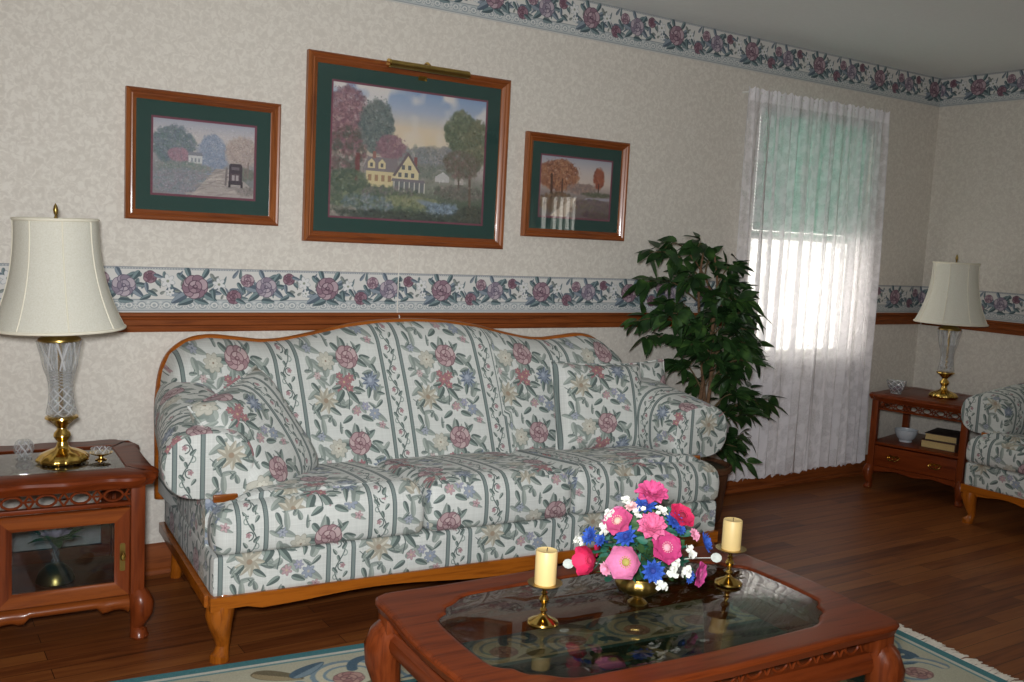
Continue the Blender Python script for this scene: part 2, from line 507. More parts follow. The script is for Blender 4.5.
def paint_border():
    W, H = 636, 204                                   # 0.53 x 0.17 m
    p = Paint(W, H, (222, 219, 210), (True, False))
    p.a[:5] = (150, 156, 160); p.a[5:9] = (206, 208, 206); p.a[9:11] = (150, 160, 166)
    for x in range(0, W, 12): p.ell(x + 6, 7, 3.4, 1.6, 0, (128, 140, 150))
    p.a[146:] = (186, 196, 196)
    p.a[144:148] = (140, 156, 160)
    for x in range(0, W, 53):                         # lace scallops
        p.ell(x + 26, 170, 20, 17, 0, (150, 166, 172)); p.ell(x + 26, 170, 15, 12, 0, (224, 224, 216)); p.ell(x + 26, 171, 8, 7, 0, (160, 176, 178))
        p.star(x, 178, 13, 6, (216, 218, 212), (146, 162, 168), None, .5)
        p.ell(x, 158, 7, 5, 0, (210, 214, 210))
    p.a[194:198] = (150, 162, 166); p.a[198:] = (216, 212, 202)
    BL, BD = (128, 150, 168), (74, 98, 122); TE, TD = (112, 146, 150), (62, 94, 104)
    M1 = [(176, 128, 146), (152, 102, 124), (194, 154, 166)]; MD = (104, 62, 88)
    M2 = [(170, 150, 170), (142, 120, 148), (190, 168, 182)]; M2D = (98, 82, 116)
    M3 = [(166, 110, 130), (140, 82, 106)]; M3D = (94, 48, 72)
    def lv(x, y, L, Wd, a, t=0): p.leaf(x, y, L, Wd, a, BL if t == 0 else TE, BD if t == 0 else TD)
    def wf(x, y, r): p.star(x, y, r, 6, (226, 224, 220), (118, 138, 152), (150, 160, 130), .3, .26)
    bx = 150
    for (dx, dy, L, Wd, a, t) in ((-88, 24, 40, 20, .3, 0), (-70, 52, 40, 18, 2.6, 0), (-54, -40, 34, 13, .7, 1), (-30, -64, 30, 12, 1.2, 1), (44, -60, 30, 12, 2.1, 1), (66, -30, 30, 12, 2.7, 0), (66, 44, 38, 15, .5, 1), (30, 66, 34, 13, .3, 1), (-40, 68, 36, 14, 2.8, 1), (94, 24, 28, 11, .2, 0)):
        lv(bx + dx, 88 + dy, L, Wd, a, t)
    r0 = random.Random(6)
    for k in range(64):                               # crowded small foliage
        p.leaf(r0.uniform(0, W), r0.uniform(24, 140), r0.uniform(12, 26), r0.uniform(5, 10), r0.uniform(0, 6.28), *r0.choice([(BL, BD), (TE, TD), ((150, 160, 150), (104, 118, 110))]), .85)
    p.rose(bx, 86, 60, M1, MD, 5)
    wf(bx + 108, 74, 30); lv(bx + 130, 108, 26, 9, .9, 1); lv(bx + 84, 124, 26, 10, 1.4, 1)
    q = bx + 330
    for (dx, dy, L, Wd, a, t) in ((-66, 4, 38, 18, .3, 0), (-58, 44, 34, 14, 2.5, 1), (60, 30, 32, 14, .7, 0), (48, -44, 30, 12, 2.2, 1), (10, 64, 32, 12, .1, 1), (-20, -58, 28, 11, 1.1, 0), (76, -6, 26, 10, .1, 1)):
        lv(q + dx, 86 + dy, L, Wd, a, t)
    p.rose(q, 84, 52, M2, M2D, 8)
    p.rose(bx + 178, 132, 36, M3, M3D, 2); p.rose(bx + 240, 54, 33, M1, MD, 4); lv(bx + 206, 84, 24, 9, 1.0, 1); lv(bx + 210, 152, 26, 10, .4, 1)
    p.rose(q + 110, 44, 31, M3, M3D, 9); p.ell(q + 110, 44, 12, 12, 0, (128, 70, 92))
    lv(q + 96, 92, 24, 9, 1.4, 0); lv(q + 122, 118, 24, 10, .5, 1); lv(q + 90, 136, 26, 10, 2.7, 1); lv(q + 146, 40, 22, 8, .3, 0)
    wf(q + 186 - W, 62, 32); wf(q + 196 - W, 112, 20)
    g = p.a.mean(2, keepdims=True)
    return (g + (p.a - g) * .58) * .9 + np.array((206, 206, 204)) * .1 - 10

def noise2(h, w, cell, seed):
    r = np.random.RandomState(seed)
    gh, gw = h // cell + 3, w // cell + 3
    g = r.rand(gh, gw)
    y = np.arange(h) / cell; x = np.arange(w) / cell
    y0 = y.astype(int); x0 = x.astype(int); fy = (y - y0)[:, None]; fx = (x - x0)[None]
    fy = fy * fy * (3 - 2 * fy); fx = fx * fx * (3 - 2 * fx)
    return (g[np.ix_(y0, x0)] * (1 - fy) * (1 - fx) + g[np.ix_(y0, x0 + 1)] * (1 - fy) * fx + g[np.ix_(y0 + 1, x0)] * fy * (1 - fx) + g[np.ix_(y0 + 1, x0 + 1)] * fy * fx)

def dabs(p, cx, cy, rx, ry, n, cols, s, seed, al=.7):
    r = random.Random(seed)
    for _ in range(n):
        a = r.random() * 6.283; q = math.sqrt(r.random())
        p.ell(cx + math.cos(a) * rx * q, cy + math.sin(a) * ry * q, s * (.4 + .8 * r.random()), s * (.4 + .5 * r.random()), r.random() * 3, r.choice(cols), al * .75, 4.0)
    for _ in range(n * 2):                            # fine broken touches, ragged at the rim
        a = r.random() * 6.283; q = math.sqrt(r.random()) * r.uniform(.75, 1.22); c = r.choice(cols); k = r.uniform(-26, 30)
        p.ell(cx + math.cos(a) * rx * q, cy + math.sin(a) * ry * q, s * r.uniform(.12, .34), s * r.uniform(.1, .22), r.random() * 3, tuple(min(255, max(0, v + k)) for v in c), .6, 1.5)

def sky(p, cols):
    ys = np.linspace(0, 1, p.h); k = np.linspace(0, 1, len(cols))
    for c in range(3): p.a[..., c] = np.interp(ys, k, [q[c] for q in cols])[:, None]

def poly(p, pts, col):
    xs = [q[0] for q in pts]; ys = [q[1] for q in pts]
    x0, x1, y0, y1 = int(min(xs)), int(max(xs)) + 1, int(min(ys)), int(max(ys)) + 1
    X, Y = np.meshgrid(np.arange(x0, x1) + .5, np.arange(y0, y1) + .5)
    ins = np.zeros(X.shape, bool); n = len(pts)
    for i in range(n):
        xa, ya = pts[i]; xb, yb = pts[(i + 1) % n]
        if ya == yb: continue
        c = ((ya > Y) != (yb > Y)) & (X < (xb - xa) * (Y - ya) / (yb - ya) + xa)
        ins ^= c
    p.a[y0:y1, x0:x1][ins] = col

def paint_cottage():
    W, H = 480, 370
    p = Paint(W, H, (0, 0, 0), (False, False))
    sky(p, [(132, 160, 196), (168, 180, 200), (222, 204, 178), (226, 206, 170), (176, 164, 160), (120, 124, 110), (84, 96, 80), (60, 72, 66)])
    n = noise2(H, W, 60, 4)[..., None] * .6 + noise2(H, W, 25, 5)[..., None] * .4
    m = np.clip((n - .45) * 4, 0, 1) * np.linspace(1, 0, H)[:, None, None] ** 1.5
    p.a = p.a * (1 - m) + np.array((226, 220, 214)) * m
    GR = [(74, 90, 76), (92, 106, 86), (60, 78, 68), (108, 118, 92)]
    dabs(p, 330, 190, 140, 36, 260, [(140, 142, 146), (126, 132, 136), (116, 124, 120), (150, 146, 140)], 14, 1)
    dabs(p, 300, 225, 120, 20, 160, [(112, 122, 112), (128, 130, 118)], 9, 2)
    dabs(p, 45, 100, 62, 90, 360, [(142, 104, 112), (122, 88, 100), (160, 124, 126), (106, 80, 88)], 11, 3)
    dabs(p, 130, 110, 50, 74, 300, [(98, 110, 108), (82, 98, 98), (116, 124, 120)], 11, 4)
    dabs(p, 176, 166, 44, 34, 150, [(146, 112, 120), (124, 96, 106)], 9, 5)
    dabs(p, 40, 190, 60, 70, 200, [(128, 92, 96), (90, 88, 82), (74, 84, 76)], 10, 6)
    # the house: long low wing and gabled end
    poly(p, [(70, 190), (84, 190), (84, 268), (70, 268)], (112, 66, 66))
    poly(p, [(92, 236), (108, 196), (196, 196), (206, 236)], (130, 122, 124))
    poly(p, [(104, 236), (196, 236), (196, 280), (104, 280)], (214, 198, 152))
    for x in (108, 140): poly(p, [(x, 228), (x, 212), (x + 11, 200), (x + 22, 212), (x + 22, 228)], (220, 204, 158)); poly(p, [(x + 7, 224), (x + 7, 213), (x + 15, 213), (x + 15, 224)], (92, 92, 96))
    poly(p, [(122, 180), (132, 180), (132, 200), (122, 200)], (150, 104, 96)); poly(p, [(250, 186), (260, 186), (260, 214), (250, 214)], (134, 84, 84))
    poly(p, [(188, 240), (230, 178), (266, 226), (266, 290), (188, 290)], (222, 208, 164)); poly(p, [(184, 244), (230, 174), (234, 180), (192, 246)], (108, 96, 100)); poly(p, [(228, 180), (232, 174), (272, 230), (266, 232)], (108, 96, 100))
    for x, y in ((212, 212), (232, 212), (202, 234), (222, 234), (242, 234)): poly(p, [(x, y), (x + 10, y), (x + 10, y + 13), (x, y + 13)], (96, 100, 104))
    poly(p, [(184, 252), (284, 252), (290, 260), (180, 260)], (124, 118, 122)); poly(p, [(186, 260), (284, 260), (284, 290), (186, 290)], (112, 116, 118))
    for x in range(188, 286, 16): poly(p, [(x, 260), (x + 3, 260), (x + 3, 290), (x, 290)], (222, 216, 200))
    for x in range(110, 190, 20): poly(p, [(x, 246), (x + 10, 246), (x + 10, 264), (x, 264)], (160, 128, 100))
    poly(p, [(320, 236), (346, 222), (366, 236), (366, 252), (320, 252)], (196, 194, 190)); poly(p, [(384, 240), (398, 230), (414, 240), (414, 256), (384, 256)], (186, 178, 170))
    dabs(p, 150, 292, 130, 16, 240, GR + [(146, 132, 128), (120, 104, 116)], 6, 7)
    dabs(p, 50, 270, 56, 34, 220, GR, 8, 8)
    dabs(p, 160, 326, 180, 26, 380, GR + [(134, 142, 110)], 8, 9)
    dabs(p, 250, 316, 90, 16, 160, [(132, 138, 102), (112, 122, 90), (152, 152, 120)], 7, 12)
    for k in range(10): p.ell(300 + k * 9, 318 + k * 3.2, 40, 8, .2, (120 + k * 4, 136 + k * 4, 152 + k * 3), .5, 3)
    dabs(p, 350, 336, 56, 20, 120, [(130, 150, 168), (98, 118, 134), (164, 180, 192), (84, 98, 104)], 8, 13, .6)
    dabs(p, 110, 330, 80, 28, 160, [(88, 110, 120), (112, 130, 132), (72, 90, 84), (150, 150, 158)], 6, 14)
    dabs(p, 30, 356, 60, 16, 100, [(150, 142, 132), (112, 112, 100)], 6, 15); dabs(p, 240, 358, 220, 12, 220, [(58, 66, 60), (72, 80, 66), (48, 58, 56)], 8, 16)
    dabs(p, 400, 280, 80, 20, 180, [(104, 104, 96), (130, 116, 110), (88, 96, 84)], 8, 17)
    p.line([(436, 170), (434, 240), (438, 330)], 4, (104, 90, 78)); p.line([(395, 190), (398, 270)], 2.5, (96, 84, 76))
    dabs(p, 400, 100, 52, 60, 330, [(92, 104, 82), (106, 116, 90), (78, 92, 76), (124, 126, 100)], 10, 18)
    dabs(p, 455, 130, 40, 70, 260, [(104, 112, 88), (88, 98, 80), (126, 122, 96)], 10, 19); dabs(p, 405, 195, 60, 40, 200, [(130, 106, 102), (104, 100, 84), (88, 94, 78)], 9, 20)
    dabs(p, 450, 350, 60, 30, 170, [(66, 72, 62), (84, 84, 70), (56, 64, 58)], 9, 21)
    for k in range(1500):                             # loose leafy brushwork over the trees and banks
        r = random.Random(k); x = r.uniform(0, W); y = r.uniform(30, H)
        c = p.a[int(y) % H, int(x) % W]
        if y < 200 and c.mean() > 140: continue
        if 100 < x < 290 and 176 < y < 290: continue
        t = r.uniform(-30, 34); p.ell(x, y, r.uniform(2, 5), r.uniform(1.5, 3), r.random() * 3, tuple(np.clip(c + t, 0, 255)), .7, 1.5)
    return p.a * .84 + np.array((176, 170, 168)) * .16 + RNG.normal(0, 3, p.a.shape)

def paint_lane():
    W, H = 400, 300
    p = Paint(W, H, (0, 0, 0), (False, False))
    sky(p, [(168, 172, 184), (196, 190, 190), (204, 194, 186), (160, 158, 158), (130, 134, 136), (128, 132, 132), (136, 134, 136)])
    dabs(p, 230, 130, 56, 80, 300, [(140, 152, 172), (124, 140, 160), (156, 162, 176)], 13, 1)
    dabs(p, 80, 100, 80, 76, 420, [(96, 112, 124), (112, 122, 132), (130, 134, 142), (98, 120, 116)], 12, 2)
    dabs(p, 100, 140, 40, 26, 90, [(168, 128, 140), (146, 120, 132)], 10, 3)
    dabs(p, 345, 110, 60, 64, 260, [(178, 158, 150), (160, 146, 142), (188, 174, 164)], 12, 4)
    poly(p, [(136, 136), (190, 136), (190, 172), (136, 172)], (206, 206, 204)); poly(p, [(132, 138), (142, 124), (186, 124), (194, 138)], (130, 132, 140))
    for x in (146, 160, 174): poly(p, [(x, 148), (x + 7, 148), (x + 7, 164), (x, 164)], (136, 144, 150))
    dabs(p, 120, 190, 110, 22, 280, [(116, 136, 128), (140, 146, 138), (154, 140, 142), (100, 120, 116)], 8, 5)
    dabs(p, 110, 246, 130, 50, 520, [(128, 140, 146), (146, 140, 148), (112, 130, 134), (152, 150, 152), (136, 122, 134)], 10, 6)
    poly(p, [(246, 184), (300, 184), (399, 262), (399, 299), (150, 299)], (174, 164, 158))
    for k in range(60):
        r = random.Random(k); t = r.random(); p.ell(260 + (r.random() - .5) * 60 * (1 + 3 * t) - 10 * t, 190 + 105 * t, 22, 3, -.5 + .7 * r.random(), r.choice([(150, 140, 136), (196, 186, 176), (138, 132, 130)]), .6, 2)
    dabs(p, 360, 200, 50, 24, 160, [(110, 118, 104), (128, 126, 116), (96, 104, 98)], 8, 8); dabs(p, 366, 270, 40, 16, 80, [(150, 140, 136), (120, 116, 112)], 8, 9)
    # dark motor car seen from behind
    poly(p, [(298, 166), (304, 158), (346, 158), (352, 166), (352, 246), (298, 246)], (66, 58, 66)); poly(p, [(308, 172), (340, 172), (340, 184), (308, 184)], (110, 100, 106)); poly(p, [(304, 200), (342, 200), (342, 230), (304, 230)], (92, 78, 84))
    for x in (310, 326): poly(p, [(x, 206), (x + 11, 206), (x + 11, 228), (x, 228)], (176, 168, 168))
    for x in (296, 346): poly(p, [(x, 232), (x + 9, 232), (x + 9, 258), (x, 258)], (52, 48, 54))
    p.line([(288, 180), (284, 250)], 4, (120, 112, 112)); p.line([(365, 180), (362, 220)], 3, (120, 108, 104)); p.line([(376, 150), (374, 214)], 3, (130, 116, 112))
    for k in range(900):
        r = random.Random(k); x = r.uniform(0, W); y = r.uniform(20, H); c = p.a[int(y) % H, int(x) % W]
        if 290 < x < 356 and 150 < y < 262: continue
        p.ell(x, y, r.uniform(2, 5), r.uniform(1.5, 3), r.random() * 3, tuple(np.clip(c + r.uniform(-24, 26), 0, 255)), .7, 1.5)
    return p.a * .85 + np.array((176, 172, 174)) * .15 + RNG.normal(0, 3, p.a.shape)

def paint_autumn():
    W, H = 400, 300
    p = Paint(W, H, (0, 0, 0), (False, False))
    sky(p, [(164, 166, 176), (196, 186, 182), (206, 190, 178), (150, 138, 134), (118, 108, 104), (112, 104, 100)])
    dabs(p, 100, 90, 110, 76, 520, [(142, 96, 76), (166, 118, 90), (118, 78, 68), (182, 140, 108)], 13, 1)
    dabs(p, 240, 150, 90, 26, 160, [(150, 128, 120), (130, 116, 112), (168, 140, 126)], 10, 2)
    dabs(p, 330, 90, 30, 52, 190, [(150, 84, 64), (172, 104, 78), (126, 74, 62)], 9, 3)
    p.line([(330, 120), (331, 180)], 3, (88, 68, 62)); p.line([(60, 90), (64, 230)], 6, (92, 70, 62)); p.line([(120, 110), (122, 210)], 4, (100, 76, 66))
    dabs(p, 320, 176, 90, 10, 120, [(106, 108, 88), (90, 94, 80)], 7, 4)
    poly(p, [(260, 196), (399, 190), (399, 204), (240, 212)], (162, 158, 166))
    dabs(p, 300, 236, 110, 34, 300, [(112, 96, 104), (134, 112, 112), (94, 86, 90), (120, 116, 92)], 9, 5)
    dabs(p, 100, 230, 110, 50, 340, [(128, 100, 80), (104, 84, 74), (150, 124, 96), (92, 86, 70)], 10, 6)
    poly(p, [(180, 200), (206, 200), (150, 299), (60, 299)], (176, 158, 140)); dabs(p, 150, 250, 40, 50, 60, [(160, 142, 126), (184, 168, 150)], 8, 7, .5)
    dabs(p, 320, 284, 80, 18, 140, [(86, 70, 78), (112, 90, 96), (104, 100, 80)], 8, 8)
    return p.a + RNG.normal(0, 3, p.a.shape)

def paint_rug():
    W, H = 960, 660                                   # 2.40 x 1.65 m, 2.5 mm a pixel
    p = Paint(W, H, (74, 152, 156), (False, False))
    e = [(0, (86, 140, 146)), (14, (214, 214, 202)), (20, (122, 160, 162)), (24, (192, 190, 168))]
    for d, c in e: p.a[d:H - d, d:W - d] = c
    Cr, Bl, Bd, Tn, Pk = (204, 198, 174), (132, 152, 162), (86, 108, 124), (166, 152, 120), (184, 150, 140)
    for side in range(2):
        for k in range(10):
            x = 60 + k * 94; y = 84 if side == 0 else H - 84; sg = 1 if k % 2 else -1
            p.curl(x, y, 46, 0, 5.2 * sg, 9, Bl, .2); p.curl(x, y, 46, .1, 5.0 * sg, 4, Cr, .2); p.curl(x + 44, y + 22 * sg, 28, 3, 3 - 5 * sg, 6, Bd, .2)
            p.leaf(x + 30, y - 30 * sg, 30, 12, .6 * sg, Tn, (120, 112, 90)); p.rose(x + 6, y + 4, 18, [Pk, (164, 126, 122)], (122, 92, 92), k)
            p.leaf(x - 30, y + 34 * sg, 26, 10, -.6, Bl, Bd)
    for side in range(2):
        for k in range(5):
            y = 150 + k * 90; x = 84 if side == 0 else W - 84; sg = 1 if k % 2 else -1
            p.curl(x, y, 44, 0, 5.2 * sg, 9, Bl, .2); p.curl(x, y, 44, .1, 5 * sg, 4, Cr, .2); p.curl(x + 20, y + 44 * sg, 28, 3, 3 - 5 * sg, 6, Bd, .2); p.leaf(x - 30, y - 30, 28, 11, 1.2, Tn, (120, 112, 90))
            p.rose(x, y + 4, 18, [Pk, (164, 126, 122)], (122, 92, 92), k)
    # dark field inside the pale border
    q = 112
    p.a[q:H - q, q:W - q] = (186, 178, 150); p.a[q + 6:H - q - 6, q + 6:W - q - 6] = (70, 106, 108); p.a[q + 14:H - q - 14, q + 14:W - q - 14] = (44, 56, 48)
    r = random.Random(3)
    O = [(128, 120, 86), (142, 130, 98), (96, 110, 86), (156, 142, 110), (108, 96, 74), (122, 98, 88)]
    for k in range(330):
        x = r.uniform(q + 30, W - q - 30); y = r.uniform(q + 30, H - q - 30); c = r.choice(O)
        p.leaf(x, y, r.uniform(16, 34), r.uniform(6, 12), r.uniform(0, 6.28), c, tuple(v * .62 for v in c))
    for k in range(26):
        x = r.uniform(q + 40, W - q - 40); y = r.uniform(q + 40, H - q - 40); p.curl(x, y, r.uniform(24, 48), r.random() * 6, r.random() * 6 + 5, 4, r.choice(O), .2)
    p.ell(W / 2, H / 2, 150, 90, 0, (34, 54, 54)); p.ell(W / 2, H / 2, 136, 78, 0, (40, 62, 60))
    for k in range(12):
        a = k / 12 * 6.283; p.leaf(W / 2 + 80 * math.cos(a), H / 2 + 46 * math.sin(a), 30, 11, a, (104, 108, 84), (66, 72, 58))
    p.rose(W / 2, H / 2, 34, [(150, 112, 106), (128, 92, 90)], (88, 60, 62), 2)
    return p.a + RNG.normal(0, 5, (H, W, 1))

FABRIC = tex_mat('floral_striped_fabric', paint_fabric(), .85, .2, weave=600, sheen=.1)
BORDER = tex_mat('floral_border_paper', paint_border(), .6, .3)
RUG = tex_mat('rug_pile', paint_rug(), .95, .1, ext='EXTEND', weave=220)
ART1 = tex_mat('lane_print', paint_lane(), .6, .2, ext='EXTEND')
ART2 = tex_mat('cottage_print', paint_cottage(), .6, .2, ext='EXTEND')
ART3 = tex_mat('autumn_print', paint_autumn(), .6, .2, ext='EXTEND')
SOFAWOOD = wood('honey_wood', (160, 88, 22), (116, 58, 12), 'x', coat=.15)
SOFAWOODZ = wood('honey_wood_upright', (160, 88, 22), (116, 58, 12), 'z', coat=.25)
CHERRY = wood('cherry_wood', (114, 50, 20), (77, 29, 10), 'x', rough=.34, coat=.02, spec=.13)
CHERRYY = wood('cherry_wood_crosswise', (116, 52, 22), (78, 30, 11), 'y', rough=.28, coat=.03, spec=.2)
CHERRYZ = wood('cherry_wood_upright', (118, 54, 23), (80, 31, 11), 'z', rough=.28, coat=.1, spec=.25)
CHERRYL = wood('cherry_wood_light', (136, 70, 28), (98, 43, 16), 'x', rough=.28, coat=.06, spec=.25)
RAILWOOD = wood('trim_wood', (132, 70, 32), (90, 43, 18), 'x', rough=.5, coat=0, spec=.2)
RAILWOODY = wood('trim_wood_crosswise', (132, 70, 32), (90, 43, 18), 'y', rough=.5, coat=0, spec=.2)
FRAMEWOOD = wood('frame_wood', (132, 70, 32), (94, 45, 20), 'x', rough=.3, coat=.15)
FRAMEWOODZ_LIT = wood('frame_wood_upright_lit', (146, 84, 42), (104, 54, 26), 'z', rough=.3, coat=.15)  # lighter than the cross bars: flash light on the uprights mixed into the colour
BRASS = plain('polished_brass', (214, 178, 96), .16, 1.0, var=.05)
BRASSD = plain('aged_brass', (176, 148, 84), .3, 1.0, var=.1)
GLASS = sheet_glass('picture_glass')
TGLASS = sheet_glass('table_glass', (.70, .69, .62))
WGLASS = sheet_glass('window_glass')
CRYSTAL = crystal('cut_crystal')
WAX = plain('ivory_wax', (236, 206, 140), .45, var=.03); 
SHADE = plain('ivory_shade_cloth', (240, 236, 222), .8, var=.02, scale=300)
SHADET = plain('shade_trim_cloth', (232, 226, 206), .8, var=.03)
GREENMAT = plain('green_mat_board', (36, 68, 62), .8, var=.02, scale=60)
BURG = plain('burgundy_mat_board', (120, 70, 84), .8)
WHITE = plain('white_paint', (226, 226, 220), .5, var=.02)
CORDM = plain('white_cord', (222, 216, 206), .6)
DARK = plain('dark_wood_inside', (66, 34, 20), .5)

# wall paper: pale ground with a glossier damask fleck
def wallpaper():
    m, nt, out = new_mat('damask_wallpaper')
    b = bsdf(nt, out, .6, 0, 0, .35)
    tc = N(nt, 'ShaderNodeTexCoord')
    n1 = N(nt, 'ShaderNodeTexNoise', Scale=48.0, Detail=3.0, Roughness=.6, Distortion=1.0)
    n2 = N(nt, 'ShaderNodeTexNoise', Scale=7.0, Detail=1.0)
    nt.links.new(tc.outputs['Object'], n1.inputs[0]); nt.links.new(tc.outputs['Object'], n2.inputs[0])
    r = ramp(nt, n1.outputs['Fac'], [(.38, srgb((206, 199, 188))), (.50, srgb((212, 205, 194))), (.60, srgb((220, 214, 203)))])
    nt.links.new(r.outputs[0], b.inputs['Base Color'])
    rr = ramp(nt, n1.outputs['Fac'], [(.42, (.62, .62, .62, 1)), (.58, (.48, .48, .48, 1))])
    nt.links.new(rr.outputs[0], b.inputs['Roughness'])
    bump(nt, b, n1.outputs['Fac'], .12, .001)
    return m
WALL = wallpaper()
CEIL = plain('ceiling_paint', (240, 245, 243), .8, var=.02, scale=60)

def floor_mat():
    m, nt, out = new_mat('oak_strip_floor')
    b = bsdf(nt, out, .42, 0, .05, .22)
    b.inputs['Coat Roughness'].default_value = .18
    tc = N(nt, 'ShaderNodeTexCoord')
    br = N(nt, 'ShaderNodeTexBrick', Scale=1.0)
    br.inputs['Brick Width'].default_value = .85; br.inputs['Row Height'].default_value = .07; br.inputs['Mortar Size'].default_value = .0012
    br.inputs['Color1'].default_value = (0, 0, 0, 1); br.inputs['Color2'].default_value = (1, 1, 1, 1); br.inputs['Mortar'].default_value = (0, 0, 0, 1)
    br.offset = .37
    nt.links.new(tc.outputs['Object'], br.inputs['Vector'])
    mp = N(nt, 'ShaderNodeMapping'); mp.inputs['Scale'].default_value = (3, 45, 1)
    nt.links.new(tc.outputs['Object'], mp.inputs[0])
    no = N(nt, 'ShaderNodeTexNoise', Scale=1.0, Detail=6.0, Distortion=.7)
    nt.links.new(mp.outputs[0], no.inputs['Vector'])
    mx = N(nt, 'ShaderNodeMath', operation='MULTIPLY_ADD'); mx.inputs[1].default_value = .5
    nt.links.new(br.outputs['Color'], mx.inputs[0]); nt.links.new(no.outputs['Fac'], mx.inputs[2])
    r = ramp(nt, mx.outputs[0], [(.25, srgb((72, 36, 17))), (.6, srgb((114, 62, 30))), (1.0, srgb((142, 85, 42)))])
    gm = N(nt, 'ShaderNodeMix', data_type='RGBA')
    nt.links.new(br.outputs['Fac'], gm.inputs[0]); nt.links.new(r.outputs[0], gm.inputs[6]); gm.inputs[7].default_value = srgb((40, 22, 12))
    nt.links.new(gm.outputs[2], b.inputs['Base Color'])
    bump(nt, b, no.outputs['Fac'], .05, .001)
    return m
FLOOR = floor_mat()

# ================================================================== THE ROOM
XL, YF, H = -7.2, -5.7, 2.44
WX0, WX1, WZ0, WZ1 = -1.56, -.60, .74, 2.10          # window in the back wall
VY0, VY1, VZ1 = -4.44, -3.72, 1.78                   # window in the right wall

bm = B(); box(bm, XL - .1, .1, YF - .1, .1, -.1, 0); struct('floor', bm, FLOOR)
bm = B(); box(bm, XL - .1, .1, YF - .1, .1, H, H + .1); struct('ceiling', bm, CEIL)
bm = B()
box(bm, XL, WX0, 0, .12, 0, H); box(bm, WX1, .12, 0, .12, 0, H); box(bm, WX0, WX1, 0, .12, 0, WZ0); box(bm, WX0, WX1, 0, .12, WZ1, H)
struct('wall_back', bm, WALL)
bm = B()
box(bm, 0, .12, VY1, 0, 0, H); box(bm, 0, .12, YF, VY0, 0, H); box(bm, 0, .12, VY0, VY1, 0, WZ0); box(bm, 0, .12, VY0, VY1, VZ1, H)
struct('wall_right', bm, WALL)
bm = B(); box(bm, XL - .12, XL, YF, 0, 0, H); struct('wall_left', bm, WALL)
UX0, UX1, UZ0, UZ1 = -6.8, -4.9, .75, 2.1            # wide unseen window, added behind the camera for more daylight
bm = B()
box(bm, XL, UX0, YF - .12, YF, 0, H); box(bm, UX1, 0, YF - .12, YF, 0, H); box(bm, UX0, UX1, YF - .12, YF, 0, UZ0); box(bm, UX0, UX1, YF - .12, YF, UZ1, H)
struct('wall_front', bm, WALL)

def rail_profile(z0, z1, d):
    h = z1 - z0
    return [(0, z0), (.35 * d, z0), (.5 * d, z0 + .12 * h), (.5 * d, z0 + .3 * h), (.75 * d, z0 + .36 * h), (.8 * d, z0 + .5 * h), (.8 * d, z0 + .62 * h), (.55 * d, z0 + .68 * h), (.6 * d, z0 + .76 * h), (d, z0 + .84 * h), (d, z0 + .96 * h), (.9 * d, z1), (0, z1)]
def base_profile(h, d):
    return [(0, 0), (d + .013, 0), (d + .012, .012), (d + .006, .02), (d, .022), (d, h - .02), (d * .6, h - .006), (d * .4, h), (0, h)]
def moulding(prof, wall, a, b):
    bm = B()
    if wall == 'back': prism(bm, [(-d, z) for d, z in prof], 'x', a, b)
    else: prism(bm, [(-d, z) for d, z in prof], 'y', a, b)
    return bm
struct('trim_1', moulding(rail_profile(.923, .995, .026), 'back', XL, WX0), RAILWOOD)
struct('trim_7', moulding(rail_profile(.923, .995, .026), 'back', WX1, 0), RAILWOOD)
struct('trim_2', moulding(rail_profile(.923, .995, .026), 'right', VY1, -.026), RAILWOODY)
struct('baseboard_back', moulding(base_profile(.115, .016), 'back', XL, 0), RAILWOOD)
struct('baseboard_right', moulding(base_profile(.115, .016), 'right', YF, -.03), RAILWOODY)

def border(name, wall, a, b, z0, z1, ph, back=None):
    bm = B()
    if wall == 'back':
        for x0, x1 in ([(a, b)] if not back else back): box(bm, x0, x1, -.0015, 0, z0, z1)
        uvf = lambda co, n: ((co.x - ph) / .53, (co.z - z0) / (z1 - z0))
    else:
        box(bm, -.0015, 0, a, b, z0, z1)
        uvf = lambda co, n: ((-co.y - ph) / .53, (co.z - z0) / (z1 - z0))
    struct(name, bm, BORDER, uv=uvf)
PH = -4.509 - .236 * .53
border('trim_3', 'back', XL, 0, .995, 1.163, PH, [(XL, WX0), (WX1, 0)])
border('trim_4', 'right', VY1, -.0015, .995, 1.163, .12)
border('trim_5', 'back', XL, 0, 2.266, H, PH + .2)
border('trim_6', 'right', YF, -.0015, 2.266, H, .12)

# windows: white sash set in the opening
def window(name, x0, x1, z0, z1, M, bars, mull=()):
    def tf(bm):
        bmesh.ops.transform(bm, matrix=M, verts=bm.verts); return bm
    bm = B(); t = .035
    for a, b, c, d in ((x0, x0 + t, z0, z1), (x1 - t, x1, z0, z1), (x0 + t, x1 - t, z0, z0 + t), (x0 + t, x1 - t, z1 - t, z1)): box(bm, a, b, .03, .1, c, d, .004)
    root = struct(name, tf(bm), WHITE)
    zm = (z0 + z1) / 2
    bm = B(); box(bm, x0 + t, x1 - t, .05, .085, zm - .022, zm + .022, .004)
    for x, w in [(x0 + (x1 - x0) * k / bars, .009) for k in range(1, bars)] + list(mull):
        box(bm, x - w, x + w, .055, .08, z0 + t, zm - .022); box(bm, x - w, x + w, .055, .08, zm + .022, z1 - t)
    struct('sash_bars', tf(bm), WHITE, root)
    bm = B(); box(bm, x0 + t, x1 - t, .088, .092, z0 + t, z1 - t); struct('window_pane', tf(bm), WGLASS, root)
    bm = B(); box(bm, x0 - .02, x1 + .02, -.03, .03, z0 - .025, z0, .005); struct('window_sill', tf(bm), WHITE, root)
window('window_1', WX0, WX1, WZ0, WZ1, Matrix.Identity(4), 1)
